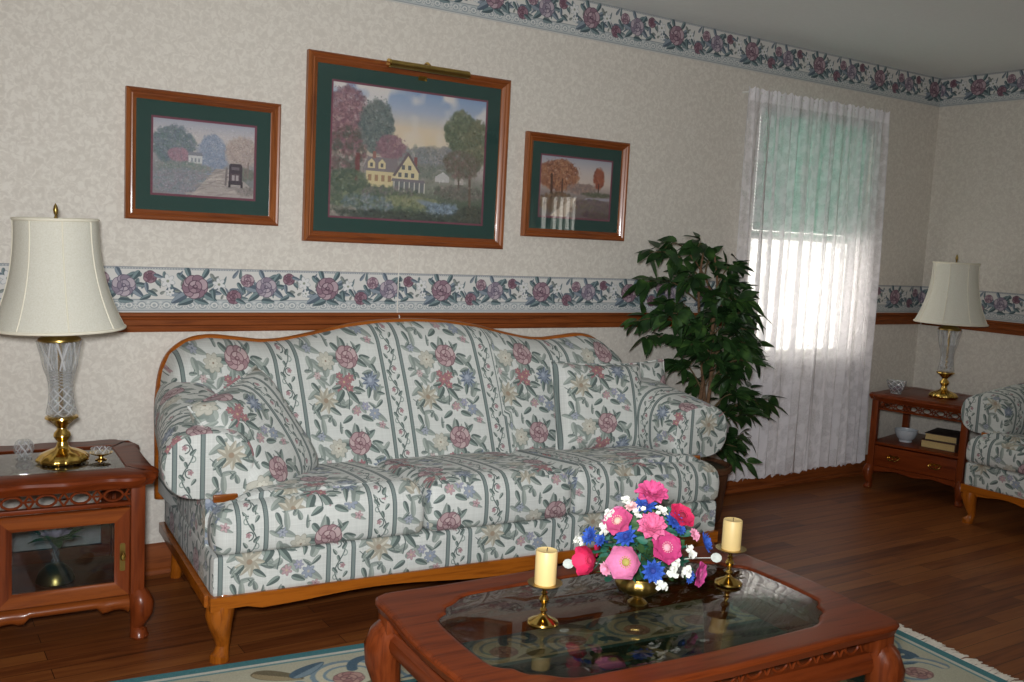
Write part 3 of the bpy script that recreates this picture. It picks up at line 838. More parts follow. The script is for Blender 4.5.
window('window_2', VY0, VY1, WZ0, VZ1, Matrix.Rotation(R(90), 4, 'Z') @ Matrix.Diagonal((1, -1, 1, 1)), 1, ((-4.225, .045), (-4.085, .008), (-3.98, .008), (-3.875, .008)))

window('added_window', UX0, UX1, UZ0, UZ1, Matrix.Translation((0, YF, 0)) @ Matrix.Diagonal((1, -1, 1, 1)), 3)  # added opening that lets fill daylight into the room

# ================================================================== SOFA AND ARMCHAIR
CREST = [(-1.04, .56), (-1.042, .66), (-1.03, .78), (-1.0, .85), (-.94, .893), (-.86, .907), (-.76, .898), (-.66, .888), (-.57, .893), (-.45, .915), (-.3, .947), (-.15, .965), (0, .97)]
CREST = [(x * .968, z) for x, z in CREST]
CREST = CREST + [(-x, z) for x, z in CREST[::-1][1:]]
CH_CREST = [(-.45, .5), (-.452, .62), (-.44, .74), (-.40, .81), (-.33, .84), (-.24, .86), (-.12, .90), (0, .915)]
CH_CREST = CH_CREST + [(-x, z) for x, z in CH_CREST[::-1][1:]]

def cabriole(bm, x, y, h, dx, dy, k=1.0):
    P = [(0, 0, h), (.012, 0, h * .86), (.02, 0, h * .7), (.012, 0, h * .5), (.002, 0, h * .32), (-.002, 0, h * .2), (.006, 0, h * .1), (.016, 0, h * .05), (.016, 0, 0)]
    rr = [.040, .043, .043, .034, .025, .0205, .024, .031, .029]
    pts = []
    for d, _, z in P: pts.append((x + dx * d * k, y + dy * d * k, z))
    tube(bm, pts, [r * k for r in rr], 14)

def upholstered(root, hw, ncush, crest, s=(1, 1, 1), u0=0.0):
    S = Matrix.Diagonal((*s, 1))
    def put(name, bm, mat, uv=None, sharp=40, par=root):
        bmesh.ops.transform(bm, matrix=S, verts=bm.verts)
        return link(name, bm, mat, par, sharp=sharp, uv=uv)
    FU, FV = .42, .31
    def uv_front(co, n):
        if abs(n.x) > .75: return ((co.y + .1) / FU, co.z / FV)
        return ((co.x - u0) / FU, co.z / FV)
    yf, yb, inn = -.885, -.05, hw - .115
    # base under the cushions
    bm = B(); rbox(bm, (0, (yf + yb) / 2, .275), (hw, (yf - yb) / -2, .068), .02, 8)
    put('seat_base', bm, FABRIC, lambda co, n: ((co.x - u0 + .13) / FU, (co.z + .1) / FV) if abs(n.x) < .75 else ((co.y + .1) / FU, co.z / FV))
    for sx in (-1, 1):
        bm = B(); box(bm, min(sx * hw, sx * (hw - .13)), max(sx * hw, sx * (hw - .13)), -.765, yb, .33, .53, .012)
        put('side_panel', bm, FABRIC, uv_front)
    # seat cushions, the outer ones stepping out in front of the arms
    zt, zb = .517, .342; fr = yf - .02; step = -.775
    for k in range(ncush):
        x0 = -inn + 2 * inn * k / ncush; x1 = -inn + 2 * inn * (k + 1) / ncush
        pts = []
        L, Rr = k == 0, k == ncush - 1
        a = -hw if L else x0 + .002; b = hw if Rr else x1 - .002
        pts = [(a, fr), (b, fr)]
        if Rr: pts += [(b, step), (x1, step)]
        pts += [(x1 - .002, -.30), (x0 + .002, -.30)]
        if L: pts += [(x0, step), (a, step)]
        q = round_poly(pts, .045, 5)
        lay = [(.03, zb), (.012, zb + .006), (.003, zb + .02), (0, zb + .05), (0, zb + .09), (.004, zt - .055), (.012, zt - .035), (.026, zt - .017), (.045, zt - .005), (.07, zt)]
        def df(v):
            t = (v.y - fr) / (-.3 - fr); h = max(0, min(1, (v.z - zb) / (zt - zb)))
            v.z += h * (.018 * math.sin(math.pi * min(1, max(0, t)) ** .7) - .055 * max(0, t))
            if abs(v.x) > inn and v.y < step + .06: v.z -= h * .030 * min(1, (abs(v.x) - inn) / .05)
            return v
        bm = B(); slab(bm, q, lay, df)
        def uvs(co, n):
            if n.z > .6: return ((co.x - u0) / FU, (co.y - fr * s[1]) / FV + .3)
            if abs(n.x) > .75: return (co.y / FU, co.z / FV)
            return ((co.x - u0) / FU, (co.z - zt * s[2]) / FV + .3)
        put('seat_cushion', bm, FABRIC, uvs)
    # padded back
    X = [p[0] for p in crest]; Z = [p[1] for p in crest]; xm = max(X)
    up = [p for p in crest if True]
    def h(x):
        best = 0
        for (xa, za), (xb, zb_) in zip(crest[:-1], crest[1:]):
            if min(xa, xb) <= x <= max(xa, xb) and abs(xb - xa) > 1e-6: best = max(best, za + (zb_ - za) * (x - xa) / (xb - xa))
        return best
    nx, nz = 96, 26; z0 = .33
    ztop = max(Z)
    seams = [] if ncush == 1 else [-.31, .31]
    def cx(i): t = 2 * i / nx - 1; return (xm - .004) * math.sin(t * math.pi / 2 * .9) / math.sin(math.pi / 2 * .9)
    bm = B()
    for face in (0, 1):
        vs = []
        for i in range(nx + 1):
            x = cx(i); hh = max(h(x), .5); row = []
            for j in range(nz + 1):
                v = 1 - (1 - j / nz) ** 1.6
                z = z0 + (hh - z0) * v
                d = min(hh - z, (xm - .004) - abs(x), z - z0 + .03)
                e = math.sqrt(max(0, 1 - (1 - min(1, d / .065)) ** 2))
                g = 0
                for sm in seams: g += .010 * math.exp(-((x - sm - .03 * (ztop - z)) / .012) ** 2)
                yfr = -.125 - .25 * (ztop - z) / .52 - .02 * math.sin(math.pi * min(1, max(0, (z - .45) / max(.1, hh - .45)))) + g
                y = -.055 + (yfr + .055) * e if face == 0 else -.055 + .03 * min(1, e * 1.5)
                row.append(bm.verts.new((x, y, z)))
            vs.append(row)
        for i in range(nx):
            for j in range(nz): bm.faces.new((vs[i][j], vs[i + 1][j], vs[i + 1][j + 1], vs[i][j + 1]))
    bmesh.ops.remove_doubles(bm, verts=bm.verts, dist=1e-5)
    def uvb(co, n):
        sk = .04 * (ztop * s[2] - co.z)
        xx = co.x
        off = .0 if (not seams or xx < .31 + sk) else .055
        return ((xx - sk - u0 + off + .13) / FU, (co.z - .845 * s[2]) / FV - .17 + (0 if off == 0 else .0))
    put('backrest', bm, FABRIC, uvb, 60)
    # show-wood along the crest
    path = spline([(crest[0][0] * .985, -.032, .3)] + [(x * .988, -.032, z - .012) for x, z in crest] + [(crest[-1][0] * .985, -.032, .3)], 5)
    bm = B(); tube(bm, path, .023, 10); put('crest_rail', bm, SOFAWOOD)
    # rolled arms
    for sx in (-1, 1):
        st = [(-.775, .84), (-.772, .93), (-.76, .985), (-.735, 1.0), (-.6, .985), (-.45, .965), (-.3, .95), (-.17, .93), (-.10, .9)]
        loops = []
        for y, k in st:
            t = (y + .775) / .675
            cxx = sx * (hw - .012 - .045 * t); w = (.142 - .028 * t) * k; top = .698 + .08 * math.sin(min(1, t) * math.pi / 2); bot = .486
            zm, hz = (top + bot) / 2, (top - bot) / 2 * (k * .5 + .5)
            lp = []
            for i in range(36):
                a = 2 * math.pi * i / 36; ca, sa = math.cos(a), math.sin(a)
                ex = .62 if sa > 0 else .42
                X_ = math.copysign(abs(ca) ** (.75), ca); Z_ = math.copysign(abs(sa) ** (ex + .2), sa)
                wid = w * (1.0 if sa > 0 else 1.0 - .12 * abs(sa))
                inside = max(0, -sx * X_) * max(0, -sa)      # the inner flank tucks down behind the seat
                lp.append((cxx + wid * X_, y, zm + hz * Z_ - .05 * inside ** .5))
            loops.append(lp)
        bm = B(); loft(bm, loops)
        def uva(co, n, sx=sx):
            c = sx * (hw - .03) * s[0]
            if n.y < -.7: return ((co.x - c + .13) / FU, (co.z + .10) / FV)
            return ((co.y + .2) / FU, math.atan2(co.x - c, co.z - .58 * s[2]) * .15 / FV)
        put('armrest', bm, FABRIC, uva, 50)
        bm = B(); box(bm, sx * (hw - .06) - .038, sx * (hw - .06) + .038, -.785, -.72, .478, .502, .005); put('arm_block', bm, SOFAWOOD)
    # carved apron and rails
    pts = [(-hw - .004, .215), (-hw - .004, .17)]
    for i in range(41):
        x = -hw + .06 + (2 * hw - .12) * i / 40; t = abs(2 * i / 40 - 1)
        z = .172 - .012 * math.cos(t * math.pi * 2.0) * (1 if t < .75 else .6) + (.012 if t > .93 else 0)
        pts.append((x, z))
    pts += [(hw + .004, .17), (hw + .004, .215)]
    bm = B(); prism(bm, pts, 'y', yf - .006, yf + .03); put('front_apron', bm, SOFAWOOD)
    for sx in (-1, 1):
        bm = B(); box(bm, sx * hw - .015, sx * hw + .004 * sx + .012, yf + .03, yb, .175, .213, .004); put('side_rail', bm, SOFAWOOD)
    for sx in (-1, 1):
        bm = B(); cabriole(bm, sx * (hw - .045), yf + .045, .212, sx * .7, -.7); put('leg', bm, SOFAWOODZ)
        bm = B(); tube(bm, [(sx * (hw - .05), yb - .05, .212), (sx * (hw - .05), yb - .045, .1), (sx * (hw - .045), yb - .02, 0)], [.03, .026, .02], 10); put('leg', bm, SOFAWOODZ)

sofa = thing('sofa', 'long camelback sofa in pale floral stripe fabric with honey wood legs', 'sofa', (-3.642, -.075, 0), R(-4))
upholstered(sofa, .985, 3, CREST, u0=-.50)
chair = thing('armchair', 'matching floral striped armchair cut off by the right edge of the photo', 'armchair', (-.065, -1.33, 0), R(-90))
upholstered(chair, .46, 1, CH_CREST, (.9, .9, .93), u0=.05)

def pillow(name, label, loc, rot, w, h, t, uo, vo, seed, grp=None):
    r = random.Random(seed); n = 22; bm = B(); ph = r.random() * 6
    rows = {}
    for sd in (-1, 1):
        vs = []
        for i in range(n + 1):
            row = []
            for j in range(n + 1):
                u = 2 * i / n - 1; v = 2 * j / n - 1
                pin = 1 - .07 * (1 - abs(u) ** 2) * abs(v) ** 3 ; pin2 = 1 - .07 * (1 - abs(v) ** 2) * abs(u) ** 3
                q = max(0, (1 - u ** 4) * (1 - v ** 4)) ** .55
                z = sd * t * q * (1 + .06 * math.sin(4 * u + ph) * math.cos(3 * v))
                row.append(bm.verts.new((u * w / 2 * pin2, v * h / 2 * pin, z)))
            vs.append(row)
        for i in range(n):
            for j in range(n): bm.faces.new((vs[i][j], vs[i + 1][j], vs[i + 1][j + 1], vs[i][j + 1]))
    bmesh.ops.remove_doubles(bm, verts=bm.verts, dist=1e-5)
    o = link(name, bm, FABRIC, None, 70, uv=lambda co, n: ((co.x + uo) / .42, (co.y + vo) / .31), loc=loc, rot=rot)
    tag(o, label, 'pillow', 'throw pillows in the sofa fabric')
    # welt cord round the edge
    bm = B(); path = []
    for (ua, va), (ub, vb) in (((-1, -1), (1, -1)), ((1, -1), (1, 1)), ((1, 1), (-1, 1)), ((-1, 1), (-1, -1))):
        for k in range(14):
            t_ = k / 14; u = ua + (ub - ua) * t_; v = va + (vb - va) * t_
            pin = 1 - .07 * (1 - abs(u) ** 2) * abs(v) ** 3; pin2 = 1 - .07 * (1 - abs(v) ** 2) * abs(u) ** 3
            path.append((u * w / 2 * pin2, v * h / 2 * pin, 0))
    path.append(path[0]); tube(bm, path, .005, 6); link('welt', bm, FABRIC, o, uv=lambda co, n: ((co.x + uo) / .42, (co.y + vo) / .31))
    return o
def aim_rot(nrm, roll):
    """Euler turning +z to nrm, with local y kept upward and rolled."""
    z = Vector(nrm).normalized(); x = Vector((0, 0, 1)).cross(z).normalized(); y = z.cross(x)
    M = Matrix((x, y, z)).transposed() @ Matrix.Rotation(roll, 3, 'Z')
    return M.to_euler()
pillow('throw_pillow', 'floral throw pillow slumped against the left arm of the long sofa', (-4.455, -.60, .622), aim_rot((.56, -.64, .52), R(10)), .47, .43, .085, .40, .05, 1)
pillow('throw_pillow', 'floral throw pillow standing upright in the right corner of the long sofa', (-2.975, -.555, .645), aim_rot((-.10, -.93, .30), R(-2)), .45, .39, .075, .30, .02, 2)
pillow('throw_pillow', 'floral throw pillow mostly hidden behind another one in the right corner of the long sofa', (-2.735, -.480, .650), aim_rot((-.16, -.92, .30), R(3)), .38, .35, .06, .12, .2, 5)
pillow('throw_pillow', 'floral throw pillow on the armchair at the right edge of the photo', (-.46, -1.25, .62), aim_rot((-.85, -.1, .5), R(6)), .36, .34, .07, .1, .1, 3)

# ================================================================== RUG
rug = thing('area_rug', 'cream and teal patterned area rug with white fringe under the coffee table', 'rug', (-3.80, -1.828, 0), R(-6))
bm = B(); box(bm, -1.32, 1.32, -.825, .825, 0, .009, .002)
link('pile', bm, RUG, rug, uv=lambda co, n: ((co.x + 1.32) / 2.64, (co.y + .825) / 1.65))
bm = B()
for sx in (-1, 1):
    for k in range(330):
        y = -.82 + 1.64 * k / 329 + random.uniform(-.002, .002); l = random.uniform(.045, .068); q = random.uniform(-.008, .008)
        x0 = sx * 1.315
        tube(bm, [(x0, y, .006), (x0 + sx * l * .5, y + q * .4, .007 + random.random() * .004), (x0 + sx * l, y + q, .003)], [.0022, .003, .0018], 4)
fr = link('fringe', bm, plain('fringe_cotton', (222, 214, 200), .9), rug); fr['kind'] = 'stuff'; fr['label'] = 'white cotton fringe along both rug ends'

# ================================================================== COFFEE TABLE
def lattice(bm, L, h, pitch, r, M):
    """Fretwork of rings and crosses in the xz plane, centred."""
    n = max(1, int(L / pitch)); t = B()
    for k in range(n):
        x = -L / 2 + L * (k + .5) / n; w = L / n
        e = [(x + w * .29 * math.cos(a), 0, h * .42 * math.sin(a)) for a in [2 * math.pi * i / 14 for i in range(15)]]
        tube(t, e, r, 6)
        for sx in (-1, 1):
            tube(t, [(x + sx * w * .5, 0, -h * .5), (x + sx * w * .36, 0, 0), (x + sx * w * .5, 0, h * .5)], r * .9, 6)
            tube(t, [(x + sx * w * .5, 0, 0), (x + sx * w * .29, 0, 0)], r * .8, 6)
    merge(bm, t, M)

TX, TY, TR, TZ = -3.93, -1.945, R(-3.2), .43
ct = thing('coffee_table', 'low cherry wood coffee table with scalloped glass top on the rug', 'coffee table', (TX, TY, 0), TR)
oq = [(.606, 0), (.602, .1), (.594, .18), (.590, .25), (.592, .29), (.588, .318), (.577, .333), (.558, .341), (.53, .345), (.48, .344), (.4, .342), (.25, .346), (0, .352)]
iq = [(.500, 0), (.497, .10), (.490, .135), (.474, .153), (.456, .160), (.450, .176), (.446, .196), (.428, .208), (.408, .213), (.396, .226), (.376, .246), (.34, .256), (.2, .262), (0, .268)]
oq = [(x * .985, y) for x, y in oq]
O_ = sides(resample(oq, 30)); I_ = sides(resample(iq, 30))
bm = B(); ring(bm, O_, I_, [(.016, TZ - .034), (.008, TZ - .031), (.004, TZ - .02), (0, TZ - .012), (.001, TZ - .006), (.006, TZ - .001), (.012, TZ), (.016, TZ)], [(.012, TZ), (.007, TZ), (.001, TZ - .003), (0, TZ - .008), (0, TZ - .034)])
link('tabletop', bm, CHERRY, ct)
bm = B(); slab(bm, I_, [(.0015, TZ - .009), (.0015, TZ - .004), (.008, TZ - .0025)]); link('glass_inset', bm, TGLASS, ct)
bm = B()
lip = inset2(I_, .014)
ring(bm, inset2(I_, -.02), lip, [(0, TZ - .05), (0, TZ - .035)], [(0, TZ - .035), (0, TZ - .05)]); link('glass_ledge', bm, CHERRY, ct)
for sy in (-1, 1):
    y = sy * .285
    bm = B(); box(bm, -.50, .50, y - .012, y + .012, TZ - .034 - .006, TZ - .033)
    prism(bm, [(y + sy * a, b) for a, b in ((-.02, .295), (.012, .292), (.028, .302), (.034, .32), (.030, .338), (.016, .35), (-.02, .352))], 'x', -.50, .50)
    ap = link('apron', bm, CHERRY, ct)
    bm = B(); lattice(bm, .98, .045, .078, .0036, Matrix.Translation((0, y + sy * .004, TZ - .060))); link('fretwork', bm, CHERRY, ap)
for sx in (-1, 1):
    x = sx * .525
    bm = B(); box(bm, x - .012, x + .012, -.27, .27, TZ - .040, TZ - .033)
    prism(bm, [(x + sx * a, b) for a, b in ((-.02, .295), (.012, .292), (.028, .302), (.034, .32), (.030, .338), (.016, .35), (-.02, .352))], 'y', -.27, .27)
    ap = link('apron', bm, CHERRYY, ct)
    bm = B(); lattice(bm, .52, .045, .078, .0036, Matrix.Translation((x + sx * .004, 0, TZ - .060)) @ Matrix.Rotation(R(90), 4, 'Z')); link('fretwork', bm, CHERRYY, ap)
for sx in (-1, 1):
    for sy in (-1, 1):
        bm = B()
        x, y = sx * .535, sy * .295; d = Vector((sx, sy)).normalized()
        box(bm, x - .03, x + .03, y - .03, y + .03, .345, TZ - .03, .008)
        P = [(0, .36), (.014, .335), (.024, .30), (.024, .265), (.012, .21), (-.004, .15), (-.012, .09), (-.008, .05), (.004, .03), (.010, .012), (.008, 0)]
        rr = [.036, .046, .050, .046, .036, .028, .024, .026, .034, .036, .03]
        tube(bm, [(x + d.x * a, y + d.y * a, .009 + b * .975) for a, b in P], rr, 14)
        link('leg', bm, CHERRYZ, ct)

# ---- things on the coffee table
def candlestick(label, clabel, x, y):
    t = thing('candlestick', label, 'candlestick', (x, y, TZ - .002), 0, 'candlesticks on the coffee table')
    bm = B(); lathe(bm, [(.001, 0), (.036, 0), (.038, .003), (.036, .007), (.03, .010), (.022, .014), (.012, .019), (.008, .024)], seg=28); link('base', bm, BRASS, t)
    bm = B(); lathe(bm, [(.006, .022), (.006, .03), (.010, .034), (.006, .039), (.0055, .048), (.009, .053), (.0125, .060), (.009, .067), (.0055, .071), (.008, .076), (.005, .080), (.006, .088), (.012, .092)], seg=20); link('stem', bm, BRASS, t)
    bm = B(); lathe(bm, [(.001, .090), (.014, .090), (.034, .096), (.041, .099), (.042, .101), (.034, .100), (.001, .098)], seg=28); link('drip_plate', bm, BRASSD, t)
    c = thing('candle', clabel, 'candle', (x, y, TZ - .002 + .0985), 0, 'candles on the coffee table')
    bm = B(); lathe(bm, [(.001, 0), (.0255, 0), (.026, .002), (.026, .079), (.0245, .0815), (.02, .0795), (.006, .078), (.001, .078)], seg=28); link('wax', bm, WAX, c)
    bm = B(); tube(bm, [(0, 0, .077), (.0005, 0, .083), (.002, 0, .087)], .0011, 5); link('wick', bm, plain('cotton_wick', (70, 60, 50), .9), c)
candlestick('brass candlestick on the glass top, nearer the left end of the coffee table', 'ivory pillar candle standing left of the flower bowl', -4.197, -1.91)
candlestick('brass candlestick on the glass top, behind and right of the flowers', 'ivory pillar candle standing right of the flower bowl', -3.578, -1.91)

CR, CU, CF = Vector((0.8368, -0.5451, 0.0511)), Vector((0.0157, 0.1171, 0.9930)), Vector((0.5473, 0.8301, -0.1066))
fa = thing('flower_arrangement', 'bouquet of pink, blue and white silk flowers in a ribbed brass bowl', 'flowers', (-3.903, -1.91, TZ - .002))
bm = B(); lathe(bm, [(.001, .022), (.012, .022), (.026, .026), (.042, .036), (.052, .050), (.053, .060), (.048, .070), (.046, .074), (.050, .077), (.046, .076), (.042, .068), (.001, .06)], seg=72, mod=lambda r, a, z: r * (1 + (.02 * math.cos(18 * a) if .03 < z < .066 else 0))); bmesh.ops.scale(bm, vec=(1.14, 1.14, 1.0), verts=bm.verts)
bowl = link('bowl', bm, BRASSD, fa, sharp=60)
bm = B(); lathe(bm, [(.001, 0), (.024, 0), (.025, .004), (.018, .009), (.011, .014), (.013, .019), (.012, .024)], seg=28, mod=lambda r, a, z: r * (1 + .05 * math.cos(8 * a))); link('foot', bm, BRASSD, bowl)

def petal(bm, M, L, W, cup, curl, ruff=0, ph=0):
    n, m = 6, 4; vs = []
    for i in range(n + 1):
        t = i / n; w = W * (math.sin(math.pi * (.12 + .80 * t)) ** .8) * (1 if t < .99 else .7); row = []
        for j in range(m + 1):
            s_ = 2 * j / m - 1
            z = cup * t * t + curl * max(0, t - .6) * t + .25 * w * s_ * s_ + ruff * math.sin(5 * s_ + ph) * t * t
            row.append(bm.verts.new(M @ Vector((L * t * (1 - .08 * s_ * s_), w * s_, z))))
        vs.append(row)
    for i in range(n):
        for j in range(m): bm.faces.new((vs[i][j], vs[i + 1][j], vs[i + 1][j + 1], vs[i][j + 1]))

def orient(pos, d, roll=0):
    z = Vector(d).normalized(); a = Vector((0, 0, 1)) if abs(z.z) < .9 else Vector((1, 0, 0))
    x = a.cross(z).normalized(); y = z.cross(x)
    M = Matrix((x, y, z)).transposed().to_4x4() @ Matrix.Rotation(roll, 4, 'Z')
    M.translation = Vector(pos); return M

FM = {}
def fmat(c):
    if c not in FM: FM[c] = plain('silk_petal', c, .75, var=.14, scale=90)
    return FM[c]
def flower(name, kind, pos, d, r, col, core, label):
    bm = B(); rn = random.Random(hash(pos) & 0xffff); M0 = orient(pos, d, rn.random() * 6)
    if kind == 'open':
        for lay, (k, f, cup, off) in enumerate(((6, 1, .15, 0), (6, .82, .32, .5))):
            for i in range(k): petal(bm, M0 @ Matrix.Translation((0, 0, .002 * lay)) @ Matrix.Rotation((i + off) * 2 * math.pi / k, 4, 'Z'), r * f, r * .56 * f, r * cup, -r * .12, r * .05, i)
    elif kind == 'cup':
        for k, f, cup, off in ((6, 1, .75, 0), (5, .9, .85, .5)):
            for i in range(k): petal(bm, M0 @ Matrix.Rotation((i + off) * 2 * math.pi / k, 4, 'Z'), r * f, r * .62 * f, r * cup, r * .05, r * .03, i)
    elif kind == 'ruffle':
        for k, f, cup, off in ((9, 1, .1, 0), (9, .85, .4, .5), (8, .68, .75, .2), (7, .48, 1.05, .6), (5, .3, 1.1, .1)):
            for i in range(k): petal(bm, M0 @ Matrix.Rotation((i + off) * 2 * math.pi / k, 4, 'Z'), r * f, r * .36 * f, r * cup * f, -r * .2, r * .08, i)
    else:
        for k, f, cup, off in ((11, 1, .25, 0), (10, .75, .55, .5), (7, .5, .6, .2)):
            for i in range(k): petal(bm, M0 @ Matrix.Rotation((i + off) * 2 * math.pi / k, 4, 'Z'), r * f, r * .2, r * cup, -r * .1, r * .03, i)
    o = link(name, bm, fmat(col), fa, recalc=False); o['label'] = label
    if core:
        bm = B(); c = M0 @ Vector((0, 0, r * .16)); sphere(bm, (0, 0, 0), r * .24, 2, (1, 1, .6))
        for i in range(14):
            a = i / 14 * 6.283; sphere(bm, (r * .3 * math.cos(a), r * .3 * math.sin(a), r * .08), r * .045, 1)
        T = orient(c, d); bmesh.ops.transform(bm, matrix=T, verts=bm.verts)
        link('flower_center', bm, fmat(core), o)
def place(cx, cy, depth=.62, push=0):
    """Spot on the bouquet's dome from its place in the crop (4.54 crop pixels a pixel)."""
    px, py = 560 + cx / 4.54, 475 + cy / 4.54
    a = (px - 640) * .00252; b = (555 - py) * .00252
    q = max(0.05, 1 - (a / .165) ** 2 - ((b - .01) / .185) ** 2)
    dep = .125 * math.sqrt(q) + push
    c = Vector((0.008, 0, .128))
    V = (Vector((-5.5214, -3.7225, 1.3412)) - Vector((-3.903, -1.91, TZ)) - c - CR * a - CU * b).normalized()
    pos = c + CR * a + CU * b + V * dep
    d = (CR * a * .9 + CU * (b * .9 + .012) + V * (dep + .02)).normalized()
    return tuple(pos), d
PK, MG, RP, LP, CM, PP, BLU = (214, 84, 140), (190, 56, 116), (214, 40, 92), (222, 134, 176), (206, 36, 88), (236, 160, 186), (52, 92, 184)
for cx, cy, kind, r, col, core, nm, lb in (
    (405, 84, 'ruffle', .040, PK, None, 'pink_flower', 'ruffled rose pink bloom topping the bouquet'),
    (250, 215, 'open', .036, (200, 78, 128), (228, 190, 170), 'pink_flower', 'open deep pink bloom with pale centre'),
    (405, 235, 'ruffle', .035, (222, 112, 154), None, 'pink_flower', 'soft pink fringed carnation in the middle'),
    (470, 335, 'open', .038, MG, (230, 170, 180), 'magenta_flower', 'magenta bloom with pale pink centre'),
    (288, 400, 'cup', .040, LP, (168, 160, 80), 'pink_flower', 'large light pink cup bloom with yellow green centre'),
    (128, 392, 'cup', .036, RP, (190, 40, 80), 'red_flower', 'crimson pink bloom low on the left'),
    (540, 190, 'open', .034, CM, (150, 30, 60), 'red_flower', 'crimson pink bloom high on the right'),
    (195, 430, 'ruffle', .017, PP, None, 'pink_flower', 'small pale pink bud'),
    (618, 455, 'open', .032, (200, 72, 140), (190, 90, 140), 'pink_flower', 'drooping magenta bloom low on the right'),
    (600, 275, 'ruffle', .016, PP, None, 'pink_flower', 'small pink bud on the right'),
    (310, 145, 'ruffle', .015, (236, 190, 190), None, 'pink_flower', 'small blush bud near the top')):
    pos, d = place(cx, cy); flower(nm, kind, pos, d, r * 1.1, col, core, lb)
for cx, cy, r in ((375, 142, .030), (285, 282, .030), (410, 440, .031), (645, 312, .028), (125, 282, .026), (505, 215, .026), (575, 468, .018), (170, 300, .018), (530, 250, .018)):
    pos, d = place(cx, cy, push=-.004); flower('blue_flower', 'fringe', pos, d, r, BLU, (40, 60, 140), 'cornflower blue bloom')
for az, el, kind, r, col, core, nm, lb in ((60, 20, 'ruffle', .036, PK, None, 'pink_flower', 'ruffled pink bloom at the back'), (20, 35, 'open', .036, MG, (230, 170, 180), 'magenta_flower', 'magenta bloom at the back right'), (100, 35, 'cup', .036, LP, (168, 160, 80), 'pink_flower', 'light pink cup bloom at the back'),
                                   (130, 10, 'open', .034, RP, (150, 30, 60), 'red_flower', 'crimson pink bloom at the back left'), (80, 62, 'fringe', .028, BLU, (40, 60, 140), 'blue_flower', 'cornflower blue bloom'), (40, 5, 'fringe', .028, BLU, (40, 60, 140), 'blue_flower', 'cornflower blue bloom'), (110, 12, 'fringe', .026, BLU, (40, 60, 140), 'blue_flower', 'cornflower blue bloom')):
    a_, e_ = R(az), R(el); d = Vector((math.cos(a_) * math.cos(e_), math.sin(a_) * math.cos(e_), math.sin(e_)))
    flower(nm, kind, tuple(Vector((.008, 0, .12)) + Vector((d.x * .12, d.y * .10, d.z * .12))), d, r, col, core, lb)
LEAFG = plain('silk_leaf_green', (44, 104, 84), .6, var=.25, scale=60); LEAFD = plain('silk_leaf_dark', (58, 92, 50), .6, var=.25, scale=60)
bm = B(); bm2 = B(); rn = random.Random(5)
for k in range(330):
    a = rn.random() * 6.283; el = rn.uniform(-.35, 1.45); d = Vector((math.cos(a) * math.cos(el), math.sin(a) * math.cos(el), math.sin(el)))
    pos = Vector((.008, 0, .125)) + Vector((d.x * .115, d.y * .095, d.z * .118)) * rn.uniform(.55, 1.06)
    dd = (d + Vector((rn.uniform(-.7, .7), rn.uniform(-.7, .7), rn.uniform(-.3, .7)))).normalized()
    M = orient(pos, dd.orthogonal(), rn.random() * 6)
    petal(bm if k % 3 else bm2, M, rn.uniform(.028, .05), rn.uniform(.007, .013), .008, -.01)
for k in range(40):
    a = rn.random() * 6.283; e = Vector((math.cos(a) * .09, math.sin(a) * .08, rn.uniform(.1, .2)))
    tube(bm2, [(0, 0, .06), tuple(e * .5 + Vector((0, 0, .04))), tuple(e)], .0016, 5)
link('teal_foliage', bm, LEAFG, fa, recalc=False); link('stems_and_leaves', bm2, LEAFD, fa, recalc=False)
WF = fmat((236, 236, 226))
for cx, cy in ((205, 190), (188, 252), (345, 175), (450, 170), (582, 350), (562, 440), (450, 510), (290, 118), (510, 388), (70, 300), (495, 440)):
    pos, d = place(cx, cy, push=.006); bm = B(); q = random.Random(cx)
    for k in range(9):
        c = Vector(pos) + Vector((q.uniform(-1, 1), q.uniform(-1, 1), q.uniform(-1.2, 1.2))) * .010
        M = orient(c, (d + Vector((q.uniform(-.6, .6), q.uniform(-.6, .6), q.uniform(-.4, .6)))), q.random() * 6)
        for i in range(5): petal(bm, M @ Matrix.Rotation(i * 1.2566, 4, 'Z'), .0075, .004, .002, 0)
    link('white_flower_cluster', bm, WF, fa, recalc=False)
for sx, cx, cy in ((-1, 22, 408), (1, 700, 380)):
    a = (560 + cx / 4.54 - 640) * .00252; b = (555 - 475 - cy / 4.54) * .00252
    e = Vector((.008, 0, .128)) + CR * a + CU * b
    bm = B(); M = orient(e, -CF + Vector((0, 0, .4))); sphere(bm, (0, 0, 0), .0145, 2, (1, .85, .1)); bmesh.ops.transform(bm, matrix=M, verts=bm.verts)
    tube(bm, [(sx * .04, 0, .10), tuple(e * .7 + Vector((0, 0, .035))), tuple(e)], .0012, 5)
    o = link('disc_leaf', bm, fmat((200, 206, 196)), fa); o['label'] = 'pale round leaf on a thin stem'

